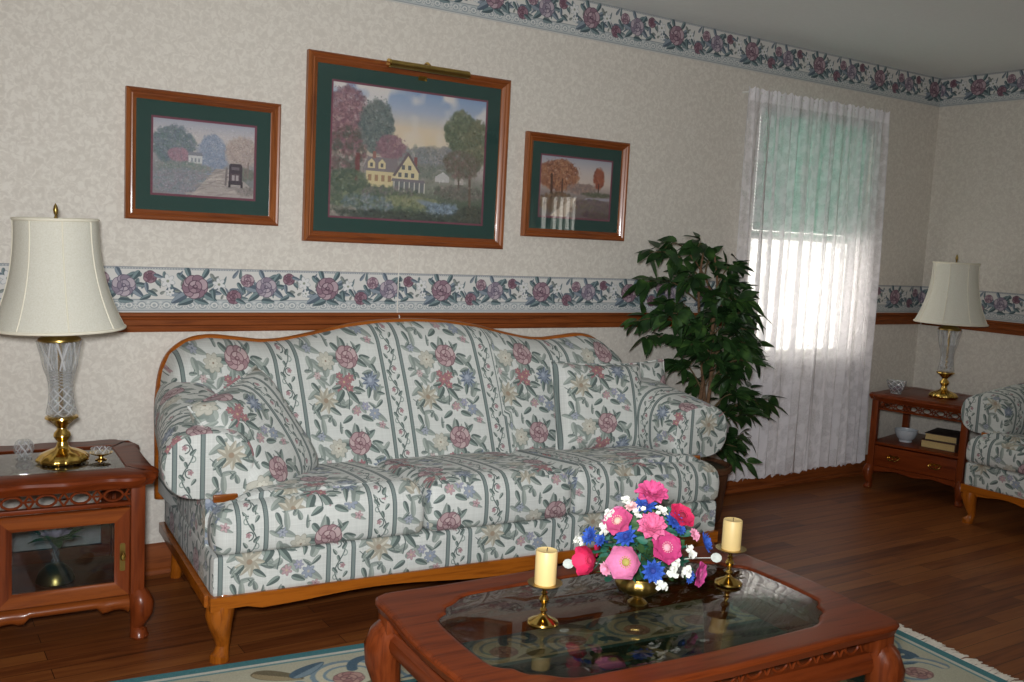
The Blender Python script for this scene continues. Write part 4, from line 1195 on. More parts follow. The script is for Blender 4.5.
# ================================================================== PICTURES
def picture(name, label, x0, x1, z0, z1, fw, matw, art, tilt=.012):
    cx, cz = (x0 + x1) / 2, (z0 + z1) / 2; w, hh = (x1 - x0) / 2, (z1 - z0) / 2
    t = thing(name, label, 'picture', (cx, -.0035, cz), 0, 'framed prints above the sofa')
    prof = [(0, 0), (0, -.022), (.006, -.028), (fw * .35, -.026), (fw * .5, -.021), (fw * .62, -.022), (fw * .85, -.014), (fw, -.012), (fw, 0)]
    bm = B()
    for i in range(4):
        loops = []
        for d, y in prof:
            q = [(-w + d, -hh + d), (w - d, -hh + d), (w - d, hh - d), (-w + d, hh - d)]
            a, b = q[i], q[(i + 1) % 4]; loops.append([(a[0], y, a[1]), (b[0], y, b[1])])
        t2 = B(); rows = [[t2.verts.new(p) for p in lp] for lp in loops]
        for r1, r2 in zip(rows, rows[1:] + rows[:1]): t2.faces.new((r1[0], r1[1], r2[1], r2[0]))
        t2.faces.new([r[0] for r in rows]); t2.faces.new([r[1] for r in rows])
        for f in t2.faces: f.material_index = i % 2
        bmesh.ops.recalc_face_normals(t2, faces=t2.faces); merge(bm, t2)
    link('frame', bm, [FRAMEWOOD, FRAMEWOODZ_LIT], t, recalc=False, sharp=25)
    a, b = w - fw + .004, hh - fw + .004
    iw, ih = w - fw - matw[0], hh - fw - matw[1]
    def window_board(nm, aw, ah, bw, bh, y, m):
        bm = B()
        for q in ((-aw, aw, bh, ah), (-aw, aw, -ah, -bh), (-aw, -bw, -bh, bh), (bw, aw, -bh, bh)): box(bm, q[0], q[1], y, y + .0015, q[2], q[3])
        return link(nm, bm, m, t)
    window_board('mat_board', a, b, iw + .008, ih + .008, -.0085, GREENMAT)
    o = window_board('mat_liner', iw + .012, ih + .012, iw, ih, -.0068, BURG); o['label'] = 'thin burgundy inner mat'
    bm = B(); box(bm, -iw - .006, iw + .006, -.005, -.003, -ih - .006, ih + .006)
    o = link('print', bm, art, t, uv=lambda co, n: ((co.x + iw) / (2 * iw), (co.z + ih) / (2 * ih)))
    bm = B(); box(bm, -a, a, -.011, -.0095, -b, b); link('glazing', bm, GLASS, t)
    return t
picture('framed_picture', 'small framed print of a lane with a dark old car, leftmost on the wall', -4.765, -4.20, 1.335, 1.80, .036, (.060, .062), ART1)
picture('framed_picture', 'largest framed print, a cottage beside a stream, under a brass picture light', -4.095, -3.158, 1.282, 2.023, .042, (.070, .064), ART2)
picture('framed_picture', 'small framed print of autumn trees, right of the largest picture', -3.055, -2.461, 1.346, 1.815, .038, (.055, .060), ART3)
pl = thing('picture_light', 'slim brass picture light over the top edge of the largest framed print', 'picture light', (-3.59, -.005, 2.012))
bm = B(); tube(bm, [(-.185, -.075, -.005), (-.183, -.075, -.005), (.183, -.075, -.005), (.185, -.075, -.005)], [.012, .0155, .0155, .012], 16); link('lamp_tube', bm, BRASSD, pl)
bm = B(); tube(bm, spline([(.0, 0, -.03), (0, -.02, .012), (0, -.045, .022), (0, -.068, .010)], 5), .006, 8); box(bm, -.02, .02, -.012, 0, -.045, -.005, .002); link('bracket_arm', bm, BRASS, pl)
bm = B(); tube(bm, [(-.192, -.075, -.005), (-.184, -.075, -.005)], .018, 14); link('end_cap', bm, BRASS, pl)
bm = B(); tube(bm, [(-.075, -.0005, -.72), (-.074, -.0022, -.76), (-.073, -.0022, -.86), (-.073, -.0022, -1.02)], .0024, 6)
tube(bm, [(-.073, -.0022, -1.015), (-.073, -.026, -1.03), (-.073, -.026, -1.11), (-.073, -.004, -1.13), (-.072, -.004, -1.5)], .0024, 6); o = link('power_cord', bm, CORDM, pl); o['label'] = 'thin white cord hanging down the wall'

# ================================================================== LAMPS
def make_lamp(label, loc):
    t = thing('table_lamp', label, 'lamp', loc, 0, 'pair of crystal table lamps')
    bm = B(); lathe(bm, [(.001, 0), (.070, 0), (.078, .006), (.077, .014), (.066, .026), (.046, .036), (.026, .043), (.018, .050), (.017, .060)], seg=72, mod=lambda r, a, z: r * (1 + (.035 * math.cos(12 * a) if .002 < z < .035 else 0))); link('base', bm, BRASS, t, sharp=60)
    bm = B(); lathe(bm, [(.016, .058), (.014, .066), (.021, .074), (.026, .084), (.024, .094), (.015, .104), (.014, .110), (.022, .120), (.040, .136), (.050, .142), (.049, .147), (.042, .149), (.001, .149)], seg=36); link('stem', bm, BRASS, t)
    def cut(r, a, z):
        u = math.sin(9 * a + 130 * z) * math.sin(9 * a - 130 * z)
        return r * (1 + (.035 * u if z < .30 else .012 * math.cos(18 * a)))
    pr = [(.028, .150), (.040, .151), (.046, .158)] + [(.0455 - .010 * math.sin(math.pi * min(1, (z - .158) / .15)) + .022 * max(0, (z - .25) / .14) ** 1.6, z) for z in [.158 + .232 * i / 24 for i in range(1, 25)]]
    pr += [(.050, .390), (.038, .33), (.030, .25), (.034, .18), (.028, .166), (.001, .164)]
    bm = B(); lathe(bm, pr, seg=72, mod=lambda r, a, z: cut(r, a, z)); link('crystal_body', bm, CRYSTAL, t, sharp=20)
    bm = B(); tube(bm, [(0, 0, .165), (0, 0, .40)], .0065, 10); link('inner_rod', bm, BRASS, t)
    bm = B(); lathe(bm, [(.001, .388), (.058, .388), (.063, .392), (.062, .397), (.050, .406), (.030, .416), (.014, .421), (.011, .428), (.011, .45), (.001, .45)], seg=36); link('cap', bm, BRASSD, t)
    bm = B()
    for s_ in (-1, 1): tube(bm, spline([(s_ * .012, 0, .445), (s_ * .05, 0, .50), (s_ * .055, 0, .62), (s_ * .03, 0, .73), (0, 0, .772)], 5), .0022, 6)
    lathe(bm, [(.012, .44), (.017, .45), (.017, .50), (.001, .50)], seg=16); link('harp', bm, BRASSD, t)
    bm = B(); lathe(bm, [(.001, .50), (.014, .505), (.028, .55), (.030, .575), (.02, .60), (.001, .606)], seg=20); link('bulb', bm, plain('bulb_glass', (230, 228, 220), .3), t)
    # bell shade sewn from eight panels
    def bell(k): # k 0 bottom .. 1 top
        return .195 - .073 * (1 - (1 - k) ** 2.3) , .432 + .338 * k
    bm = B(); seg = 96
    def pan(r, a, z): 
        q = (a % (math.pi / 4)) - math.pi / 8
        return r * (1 - .012 * (1 - abs(q) / (math.pi / 8)) ** 1)
    pr = [bell(i / 24) for i in range(25)]
    pin = [(r - .0025, z) for r, z in pr[::-1]]
    loops = []
    for r, z in pr + pin + pr[:1]:
        loops.append([(pan(r, a, z) * math.cos(a), pan(r, a, z) * math.sin(a), z) for a in [2 * math.pi * i / seg for i in range(seg)]])
    loft(bm, loops, cap=False); sh = link('lamp_shade', bm, SHADE_CLOTH, t, sharp=60)
    bm = B()
    for k, rr in ((0, .005), (1, .005)):
        r, z = bell(k); path = [(pan(r, a, z) * math.cos(a), pan(r, a, z) * math.sin(a), z) for a in [2 * math.pi * i / 64 for i in range(65)]]
        tube(bm, path, rr, 8)
    for j in range(8):
        a = j * math.pi / 4; tube(bm, [((bell(i / 12)[0]) * math.cos(a), (bell(i / 12)[0]) * math.sin(a), bell(i / 12)[1]) for i in range(13)], .0024, 6)
    for j in range(3):
        a = j * 2.094; tube(bm, [(0, 0, .772), (.121 * math.cos(a), .121 * math.sin(a), .766)], .0016, 5)
    link('shade_binding', bm, SHADET, sh)
    bm = B(); lathe(bm, [(.001, .768), (.006, .77), (.005, .778), (.003, .782), (.0065, .790), (.008, .800), (.005, .812), (.002, .818), (.001, .82)], seg=16); link('finial', bm, BRASSD, t)
    return t

def shade_cloth():
    m, nt, out = new_mat('ivory_pleat_cloth')
    d = N(nt, 'ShaderNodeBsdfDiffuse'); tl = N(nt, 'ShaderNodeBsdfTranslucent')
    tc = N(nt, 'ShaderNodeTexCoord'); no = N(nt, 'ShaderNodeTexNoise', Scale=220.0)
    nt.links.new(tc.outputs['Object'], no.inputs[0])
    r = ramp(nt, no.outputs['Fac'], [(.3, srgb((232, 229, 214))), (.7, srgb((242, 240, 228)))])
    for n in (d, tl): nt.links.new(r.outputs[0], n.inputs[0])
    mx = N(nt, 'ShaderNodeMixShader'); mx.inputs[0].default_value = .25
    nt.links.new(d.outputs[0], mx.inputs[1]); nt.links.new(tl.outputs[0], mx.inputs[2]); nt.links.new(mx.outputs[0], out.inputs[0])
    return m
SHADE_CLOTH = shade_cloth()
TOP = .55
lamp = make_lamp('crystal and brass table lamp with ivory bell shade on the left end table', (-5.022, -.385, TOP + .0012))
lamp.rotation_euler = (0, R(-1.6), 0)
lamp2 = copy_tree(lamp); lamp2.rotation_euler = (0, 0, 0); lamp2.location = (-.385, -.46, TOP - .001); lamp2.rotation_euler.z = R(20)
lamp2['label'] = 'crystal and brass lamp with ivory bell shade on the table in the corner'

# ================================================================== LEFT END TABLE (cabinet)
E1 = thing('end_table', 'cherry wood end table cabinet with glass door and crystal lamp on top', 'end table', (-5.035, -.355, 0), R(-3))
def ogee_rect(w, d, c, bow=0):
    """Quarter outline of a table top with scrolled, notched corners."""
    return [(w - .006, 0), (w - .004, d - c * 2.3), (w + .006, d - c * 1.75), (w + .008, d - c * 1.45), (w - .002, d - c * 1.18), (w - .022, d - c * 1.12), (w - .024, d - c * 1.0), (w - .008, d - c * .86), (w - .004, d - c * .62), (w - .016, d - c * .42), (w - .036, d - c * .42), (w - .042, d - c * .30), (w - .046, d - c * .04), (w - .075, d + .008), (w - .105, d + .008), (w - .15, d - .006), (w * .32, d - .004 + bow), (0, d + .010 + bow)]
def top_with_glass(t, w, d, c, iw, idp, z, th, wood_m):
    O = sides(resample(ogee_rect(w, d, c), 34)); I = sides(resample([(iw, 0), (iw, idp - .004), (iw - .004, idp), (0, idp)], 34))
    bm = B(); ring(bm, O, I, [(.014, z - th), (.010, z - th * .8), (.002, z - th * .55), (0, z - th * .4), (.003, z - th * .2), (.010, z - .004), (.016, z)], [(.004, z), (0, z - .004), (0, z - th)])
    link('tabletop', bm, wood_m, t)
    bm = B(); box(bm, -iw + .001, iw - .001, -idp + .001, idp - .001, z - .008, z - .001, .001); link('glass_inset', bm, ETGLASS, t)
ETGLASS = sheet_glass('end_table_glass', (.6, .6, .57), 3.6)
top_with_glass(E1, .275, .275, .06, .185, .165, TOP, .042, CHERRY)
bw, bd = .235, .225
for sx in (-1, 1):
    for sy in (-1, 1):
        bm = B(); x, y = sx * (bw - .022), sy * (bd - .022)
        box(bm, x - .022, x + .022, y - .022, y + .022, .12, TOP - .042, .006)
        d = Vector((sx, sy)).normalized()
        P = [(0, .15), (.012, .135), (.02, .115), (.02, .09), (.008, .055), (.002, .035), (.010, .022), (.012, .008), (.01, 0)]; rr = [.028, .034, .038, .036, .025, .02, .026, .03, .024]
        tube(bm, [(x + d.x * a, y + d.y * a, b) for a, b in P], rr, 14)
        link('leg', bm, CHERRYZ, E1)
def frame_rails(x0, x1, z0, z1, y0, y1): 
    bm = B(); box(bm, x0, x1, y0, y1, z0, z1, .003); return bm
for sy in (-1, 1):
    y = sy * (bd - .02)
    bm = frame_rails(-bw + .04, bw - .04, TOP - .056, TOP - .042, y - .012, y + .012); box(bm, -bw + .04, bw - .04, y - .012, y + .012, TOP - .112, TOP - .098, .003)
    ap = link('apron', bm, CHERRY, E1)
    bm = B(); lattice(bm, .38, .042, .095, .0042, Matrix.Translation((0, y, TOP - .077))); link('fretwork', bm, CHERRY, ap)
    # rounded bottom rail with carved wave
    pts = []
    for i in range(25):
        x = -bw + .045 + (2 * bw - .09) * i / 24; t_ = abs(2 * i / 24 - 1)
        pts.append((x, .098 + (.012 if t_ < .55 else 0) - .010 * max(0, 1 - abs(t_ - .62) / .12) - (.014 * (t_ - .9) * 10 if t_ > .9 else 0)))
    bm = B(); n0 = len(pts)
    loops = []
    for x, zb in pts:
        lp = []
        for k in range(12):
            a = -math.pi / 2 + math.pi * k / 11
            lp.append((x, y - sy * .02 + sy * (.012 + .028 * math.cos(a)), (zb + .145) / 2 + (.145 - zb) / 2 * math.sin(a)))
        lp.append((x, y - sy * .025, .145)); lp.append((x, y - sy * .025, zb)); loops.append(lp)
    loft(bm, loops); link('bottom_rail', bm, CHERRYL, E1)
for sx in (-1, 1):
    x = sx * (bw - .02)
    bm = B(); box(bm, x - .010, x + .010, -bd + .04, bd - .04, .12, TOP - .042, .003); link('side_panel', bm, CHERRYY, E1)
bm = B(); box(bm, -bw + .03, bw - .03, -bd + .03, bd - .03, .132, .146); link('cabinet_floor', bm, CHERRY, E1)
bm = B(); y = bd - .018
for q in ((-bw + .04, bw - .04, TOP - .15, TOP - .112), (-bw + .04, bw - .04, .14, .19), (-bw + .04, -bw + .075, .19, TOP - .15), (bw - .075, bw - .04, .19, TOP - .15), (-bw + .075, bw - .075, .30, .315)): box(bm, q[0], q[1], y - .008, y + .008, q[2], q[3], .002)
bk = link('back_frame', bm, CHERRY, E1)
bm = B(); box(bm, -bw + .07, bw - .07, y - .002, y + .002, .185, TOP - .145); link('back_pane', bm, WGLASS, bk)
# the glazed door
dx, z0, z1, y = bw - .046, .152, TOP - .114, -bd + .004
def rect(w_, a_, b_): return [Vector((-w_, a_)), Vector((w_, a_)), Vector((w_, b_)), Vector((-w_, b_))]
bm = B(); ring(bm, rect(dx, z0, z1), rect(dx - .046, z0 + .046, z1 - .046), [(0, -.008), (0, .008), (.004, .012), (.010, .012)], [(.012, .012), (.004, .007), (0, .006), (0, -.008)])
bmesh.ops.transform(bm, matrix=Matrix(((1, 0, 0, 0), (0, 0, -1, y), (0, 1, 0, 0), (0, 0, 0, 1))), verts=bm.verts)
for f in bm.faces:
    c_ = f.calc_center_median(); f.material_index = 1 if dx - abs(c_.x) < min(c_.z - z0, z1 - c_.z) else 0
door = link('door', bm, [CHERRYL, CHERRYZ], E1)
bm = B(); box(bm, -dx + .042, dx - .042, y - .003, y + .001, z0 + .042, z1 - .042); link('door_glass', bm, sheet_glass('door_glass', (.72, .76, .78)), door)
bm = B(); prism(bm, round_poly([(dx - .031, .235), (dx - .015, .235), (dx - .015, .325), (dx - .031, .325)], .007), 'y', y - .0145, y - .011); hp = link('handle_plate', bm, BRASSD, door)
bm = B(); lathe(bm, [(.001, 0), (.005, 0), (.004, .006), (.007, .010), (.0085, .015), (.006, .020), (.001, .021)], seg=16); bmesh.ops.transform(bm, matrix=Matrix.Translation((dx - .023, y - .0135, .285)) @ Matrix.Rotation(R(90), 4, 'X') @ Matrix.Diagonal((1, 1.6, 1, 1)), verts=bm.verts); link('door_knob', bm, BRASS, door)

# things on and in the cabinet
cb = thing('crystal_votive', 'round cut crystal votive left of the lamp on the left end table', 'votive', (-5.125, -.30, TOP - .001))
def facet(bm, r, c, seg=12, rings=8, cutz=None):
    for i in range(1): pass
    lp = []
    for k in range(rings + 1):
        a = -math.pi / 2 + math.pi * k / rings; zz = r * math.sin(a); rr = max(.0005, r * math.cos(a))
        if cutz and zz > cutz: break
        lp.append([(c[0] + rr * math.cos(2 * math.pi * (i + .5 * (k % 2)) / seg), c[1] + rr * math.sin(2 * math.pi * (i + .5 * (k % 2)) / seg), c[2] + zz) for i in range(seg)])
    loft(bm, lp)
bm = B(); facet(bm, .031, (0, 0, .036), 14, 10, .026); link('globe', bm, CRYSTAL, cb, sharp=5)
bm = B(); lathe(bm, [(.001, 0), (.024, 0), (.024, .004), (.014, .008), (.013, .012)], seg=16); link('foot', bm, CRYSTAL, cb, sharp=10)
bd_ = thing('bonbon_dish', 'tiny footed brass dish with a crystal insert right of the left lamp', 'dish', (-4.91, -.40, TOP - .001))
bm = B(); lathe(bm, [(.001, 0), (.018, 0), (.018, .003), (.008, .007), (.007, .012), (.020, .017), (.034, .023), (.036, .026), (.032, .026), (.001, .020)], seg=32); link('dish_bowl', bm, BRASS, bd_)
bm = B(); lathe(bm, [(.001, .022), (.028, .025), (.032, .040), (.029, .040), (.025, .028), (.001, .026)], seg=32, mod=lambda r, a, z: r * (1 + .04 * math.cos(16 * a))); link('crystal_insert', bm, CRYSTAL, bd_)
cs = thing('flower_stand', 'brass domed candle stand with a pale silk flower inside the glass cabinet', 'ornament', (-5.04, -.36, .146))
bm = B(); lathe(bm, [(.001, 0), (.055, 0), (.060, .006), (.058, .014), (.050, .035), (.030, .055), (.014, .062), (.001, .063)], seg=36); link('base', bm, BRASSD, cs)
bm = B(); lathe(bm, [(.010, .062), (.013, .072), (.008, .082), (.013, .094), (.008, .108), (.012, .122), (.018, .13), (.001, .132)], seg=18); link('crystal_stem', bm, CRYSTAL, cs)
bm = B(); M0 = Matrix.Translation((0, 0, .15))
for k, f, cup, of in ((9, 1, .35, 0), (8, .8, .7, .5), (6, .55, 1, .2)):
    for i in range(k): petal(bm, M0 @ Matrix.Rotation((i + of) * 6.283 / k, 4, 'Z'), .05 * f, .02 * f, .05 * cup, 0, .002, i)
link('silk_flower', bm, fmat((206, 186, 200)), cs, recalc=False)
bm = B()
for i in range(12): petal(bm, Matrix.Translation((0, 0, .142)) @ Matrix.Rotation(i * .5236, 4, 'Z'), .085, .016, .004 + .02 * (i % 3), -.02)
link('leaf_ring', bm, fmat((62, 104, 50)), cs, recalc=False)

# ================================================================== CORNER END TABLE (open shelf and drawer), front towards -x
E2 = thing('end_table', 'dark cherry open-shelf end table with a drawer in the room corner', 'end table', (-.40, -.43, 0), R(-90 + 14))
w2, d2 = .27, .265
O = sides(resample(ogee_rect(.30, .285, .05), 30)); I = sides(resample([(.22, 0), (.22, .196), (.216, .20), (0, .20)], 30))
bm = B(); z, th = TOP, .032
ring(bm, O, I, [(.012, z - th), (.006, z - th * .7), (0, z - th * .4), (.003, z - th * .15), (.010, z)], [(.003, z), (0, z - .003), (0, z - th)]); link('tabletop', bm, CHERRY, E2)
bm = B(); box(bm, -.219, .219, -.199, .199, z - .010, z - .001, .001); link('top_panel', bm, CHERRY, E2)
for sx in (-1, 1):
    for sy in (-1, 1):
        bm = B(); x, y = sx * (w2 - .022), sy * (d2 - .022); d = Vector((sx, sy)).normalized()
        box(bm, x - .019, x + .019, y - .019, y + .019, .10, TOP - .032, .006)
        P = [(0, .13), (.010, .115), (.014, .095), (.010, .06), (.002, .03), (.006, .016), (.010, .006), (.008, 0)]; rr = [.024, .029, .031, .025, .018, .022, .025, .02]
        tube(bm, [(x + d.x * a, y + d.y * a, b) for a, b in P], rr, 12); link('leg', bm, CHERRYZ, E2)
for sy in (-1, 1):
    y = sy * (d2 - .024)
    bm = B(); box(bm, -w2 + .035, w2 - .035, y - .009, y + .009, TOP - .042, TOP - .032, .002); box(bm, -w2 + .035, w2 - .035, y - .009, y + .009, TOP - .088, TOP - .077, .002)
    ap = link('apron', bm, CHERRY, E2); bm = B(); lattice(bm, .45, .036, .075, .0036, Matrix.Translation((0, y, TOP - .0595))); link('fretwork', bm, CHERRY, ap)
for sx in (-1, 1):
    x = sx * (w2 - .024)
    bm = B(); box(bm, x - .009, x + .009, -d2 + .035, d2 - .035, TOP - .042, TOP - .032, .002); box(bm, x - .009, x + .009, -d2 + .035, d2 - .035, TOP - .088, TOP - .077, .002)
    ap = link('apron', bm, CHERRYY, E2); bm = B(); lattice(bm, .44, .036, .075, .0036, Matrix.Translation((x, 0, TOP - .0595)) @ Matrix.Rotation(R(90), 4, 'Z')); link('fretwork', bm, CHERRYY, ap)
    bm = B(); box(bm, x - .009, x + .009, -d2 + .035, d2 - .035, .115, .268, .002); link('side_panel', bm, CHERRYY, E2)
SH2 = .275
bm = B(); box(bm, -w2 + .012, w2 - .012, -d2 + .012, d2 - .012, SH2 - .016, SH2, .004); link('shelf', bm, CHERRY, E2)
bm = B(); box(bm, -w2 + .035, w2 - .035, d2 - .034, d2 - .018, .115, .262, .002); link('back_panel', bm, CHERRY, E2)
bm = B()
pts = [(-w2 + .035, .135), (-w2 + .035, .098)] + [(-.20 + .40 * i / 16, .112 - .012 * math.cos(i / 16 * 6.283 * 2) * (.5)) for i in range(17)] + [(w2 - .035, .098), (w2 - .035, .135)]
prism(bm, pts, 'y', -d2 + .012, -d2 + .034); link('bottom_rail', bm, CHERRY, E2)
bm = B(); box(bm, -w2 + .042, w2 - .042, -d2 + .006, -d2 + .024, .138, .254, .004); dr = link('drawer', bm, CHERRY, E2)
for sx in (-1, 1):
    bm = B(); x = sx * .115; y = -d2 + .006
    for q in (-1, 1): lathe(bm, [(.001, 0), (.008, 0), (.006, .004), (.001, .005)], (0, 0, 0), 12); 
    bmesh.ops.transform(bm, matrix=Matrix.Translation((x, y, .2)) @ Matrix.Rotation(R(90), 4, 'X'), verts=bm.verts)
    tube(bm, spline([(x - .032, y, .205), (x - .030, y - .014, .195), (x - .015, y - .018, .184), (x, y - .018, .189), (x + .015, y - .018, .184), (x + .030, y - .014, .195), (x + .032, y, .205)], 4), .0034, 8)
    prism(bm, [(x - .04, .203), (x - .02, .196), (x, .204), (x + .02, .196), (x + .04, .203), (x + .02, .214), (x, .210), (x - .02, .214)], 'y', y - .002, y)
    link('drawer_pull', bm, BRASS, dr)
def on2(x, y): 
    v = Matrix.Rotation(R(-76), 3, 'Z') @ Vector((x, y, 0)); return (-.40 + v.x, -.43 + v.y)
def bowl_thing(name, label, loc, r, h, m, cat='bowl'):
    t = thing(name, label, cat, loc)
    bm = B(); lathe(bm, [(.001, 0), (r * .55, 0), (r * .55, h * .08), (r * .5, h * .12), (r * .75, h * .35), (r * .95, h * .75), (r, h), (r * .95, h), (r * .88, h * .7), (r * .66, h * .35), (.001, h * .2)], seg=40, mod=lambda rr, a, z: rr * (1 + .02 * math.cos(16 * a))); link('bowl_body', bm, m, t)
    return t
p_ = on2(-.19, -.12)
b1 = bowl_thing('candy_bowl', 'small clear glass bowl of potpourri on top of the corner end table', (p_[0], p_[1], TOP - .0005), .055, .075, CRYSTAL)
bm = B(); q = random.Random(4)
for k in range(40):
    a = q.random() * 6.283; rr = .034 * math.sqrt(q.random()); sphere(bm, (rr * math.cos(a), rr * math.sin(a), .022 + q.random() * .022), .007, 1, (1, .8, .6))
link('potpourri', bm, fmat((112, 92, 110)), b1)['kind'] = 'stuff'
p_ = on2(-.12, -.09)
bowl_thing('glass_bowl', 'frosted white glass bowl on the shelf of the corner end table', (p_[0], p_[1], SH2), .065, .07, plain('frosted_glass', (188, 194, 200), .25))
def book(label, loc, rz, w, d, h, cover):
    t = thing('book', label, 'book', loc, rz, 'books on the corner table shelf')
    bm = B(); box(bm, -w / 2, w / 2, -d / 2, d / 2, 0, .004, .001); box(bm, -w / 2, w / 2, -d / 2, d / 2, h - .004, h, .001); box(bm, w / 2 - .004, w / 2, -d / 2, d / 2, .003, h - .003); link('cover', bm, cover, t)
    bm = B(); box(bm, -w / 2 + .005, w / 2 - .005, -d / 2 + .004, d / 2 - .004, .0042, h - .0042); link('pages', bm, PAGES, t)
    return t
PAGES = plain('book_pages', (186, 160, 108), .9, var=.15, scale=200)
p_ = on2(.09, -.05)
book('brown bound book at the bottom of the stack on the corner table shelf', (p_[0], p_[1], SH2), R(-76), .19, .25, .045, plain('brown_cover', (84, 52, 34), .6))
book('darker book lying on top of the stack on the corner table shelf', (p_[0] + .006, p_[1], SH2 + .045), R(-73), .175, .235, .04, plain('dark_cover', (48, 36, 34), .6))

# ================================================================== CURTAIN AND BLIND
def lace():
    m, nt, out = new_mat('white_lace')
    tc = N(nt, 'ShaderNodeTexCoord')
    sx = N(nt, 'ShaderNodeSeparateXYZ'); nt.links.new(tc.outputs['Object'], sx.inputs[0])
    d = N(nt, 'ShaderNodeBsdfDiffuse'); d.inputs[0].default_value = srgb((246, 242, 244))
    t = N(nt, 'ShaderNodeBsdfTranslucent'); t.inputs[0].default_value = srgb((236, 236, 238))
    tr = N(nt, 'ShaderNodeBsdfTransparent')
    m1 = N(nt, 'ShaderNodeMixShader'); m1.inputs[0].default_value = .27
    nt.links.new(d.outputs[0], m1.inputs[1]); nt.links.new(t.outputs[0], m1.inputs[2])
    uvn = N(nt, 'ShaderNodeTexCoord')
    vo = N(nt, 'ShaderNodeTexVoronoi', Scale=70.0, feature='DISTANCE_TO_EDGE'); nt.links.new(uvn.outputs['UV'], vo.inputs['Vector'])
    no = N(nt, 'ShaderNodeTexNoise', Scale=16.0, Detail=3.0); nt.links.new(uvn.outputs['UV'], no.inputs['Vector'])
    # sprigs: where the noise is high the net is filled
    sp = ramp(nt, no.outputs['Fac'], [(.46, (0, 0, 0, 1)), (.56, (1, 1, 1, 1))])
    ed = ramp(nt, vo.outputs['Distance'], [(.02, (.6, .6, .6, 1)), (.10, (0, 0, 0, 1))])
    a1 = N(nt, 'ShaderNodeMath', operation='MAXIMUM'); nt.links.new(sp.outputs[0], a1.inputs[0]); nt.links.new(ed.outputs[0], a1.inputs[1])
    hz = N(nt, 'ShaderNodeMapRange'); hz.inputs['From Min'].default_value = -1.35; hz.inputs['From Max'].default_value = -1.6
    nt.links.new(sx.outputs['Z'], hz.inputs['Value'])           # the flounce at the hem is worked more thickly
    k = N(nt, 'ShaderNodeMath', operation='MULTIPLY_ADD'); k.inputs[1].default_value = .20; k.inputs[2].default_value = .64
    nt.links.new(a1.outputs[0], k.inputs[0])
    mp = N(nt, 'ShaderNodeMapping'); mp.inputs['Scale'].default_value = (11, .25, 1); nt.links.new(uvn.outputs['UV'], mp.inputs[0])
    gn = N(nt, 'ShaderNodeTexNoise', Scale=1.0, Detail=2.0); nt.links.new(mp.outputs[0], gn.inputs['Vector'])   # cloth bunched in the gathers
    g2 = N(nt, 'ShaderNodeMapRange'); g2.inputs['From Min'].default_value = .36; g2.inputs['From Max'].default_value = .60; g2.inputs['To Min'].default_value = -.24; g2.inputs['To Max'].default_value = .10
    nt.links.new(gn.outputs['Fac'], g2.inputs['Value'])
    ga = N(nt, 'ShaderNodeMath', operation='ADD'); nt.links.new(k.outputs[0], ga.inputs[0]); nt.links.new(g2.outputs[0], ga.inputs[1])
    k = ga
    hd = N(nt, 'ShaderNodeMapRange'); hd.inputs['From Min'].default_value = -.05; hd.inputs['From Max'].default_value = -.04; hd.inputs['To Max'].default_value = .25
    nt.links.new(sx.outputs['Z'], hd.inputs['Value'])           # doubled heading over the rod
    gh = N(nt, 'ShaderNodeMath', operation='ADD'); nt.links.new(ga.outputs[0], gh.inputs[0]); nt.links.new(hd.outputs[0], gh.inputs[1]); k = gh
    k2 = N(nt, 'ShaderNodeMath', operation='MULTIPLY_ADD'); k2.inputs[1].default_value = .15; k2.use_clamp = True
    nt.links.new(hz.outputs[0], k2.inputs[0]); nt.links.new(k.outputs[0], k2.inputs[2])
    mx = N(nt, 'ShaderNodeMixShader'); nt.links.new(k2.outputs[0], mx.inputs[0]); nt.links.new(tr.outputs[0], mx.inputs[1]); nt.links.new(m1.outputs[0], mx.inputs[2])
    nt.links.new(mx.outputs[0], out.inputs[0])
    return m
LACE = lace()
cu = thing('lace_curtain', 'long white lace curtain gathered over the window beside the ficus', 'curtain', (-1.145, -.065, 2.15))
def panel(x0t, x1t, x0b, x1b, seed, zb):
    r = random.Random(seed); bm = B(); nx, nz = 150, 40; lay = bm.loops.layers.uv.new('UVMap')
    fr = [r.uniform(.8, 1.2) for _ in range(20)]; ph = r.random() * 6
    vs = []; uvs = {}
    for i in range(nx + 1):
        u = i / nx; row = []
        for j in range(nz + 1):
            v = j / nz
            w = 2 * math.pi * (7.2 * u + .35 * math.sin(5 * u + ph)) + ph
            amp = .010 + .020 * min(1, v * 2.2)
            if v < .035: amp = .008
            x = (x0t + (x1t - x0t) * u) * (1 - v) + (x0b + (x1b - x0b) * u) * v + .008 * math.cos(w * .5 + 2 * v)
            y = amp * math.sin(w + .4 * math.sin(3 * v)) + .006 * math.sin(2.3 * w + 4 * v)
            hem = zb + .012 * abs(math.sin(u * 62)) - .014 * math.sin(w)
            z = .02 * (1 - v) + (hem - 2.15) * v
            if j == 0: z += .006 * math.sin(3 * w)
            q = bm.verts.new((x, y, z)); uvs[q] = (u * 1.6, v * 2.1); row.append(q)
        vs.append(row)
    for i in range(nx):
        for j in range(nz):
            f = bm.faces.new((vs[i][j], vs[i + 1][j], vs[i + 1][j + 1], vs[i][j + 1]))
            for l in f.loops: l[lay].uv = uvs[l.vert]
    return bm
for k, (a, b, c, d, s_, zb) in enumerate(((-.585, .12, -.535, .10, 3, .075), (.06, .565, .07, .60, 8, .085))):
    link('curtain_panel', panel(a, b, c, d, s_, zb), LACE, cu, recalc=False)
bm = B(); tube(bm, [(-.57, .012, .0), (.55, .012, .0)], .006, 8)
for x in (-.56, .54): tube(bm, [(x, .012, 0), (x, .064, 0)], .005, 8)
link('curtain_rod', bm, WHITE, cu)
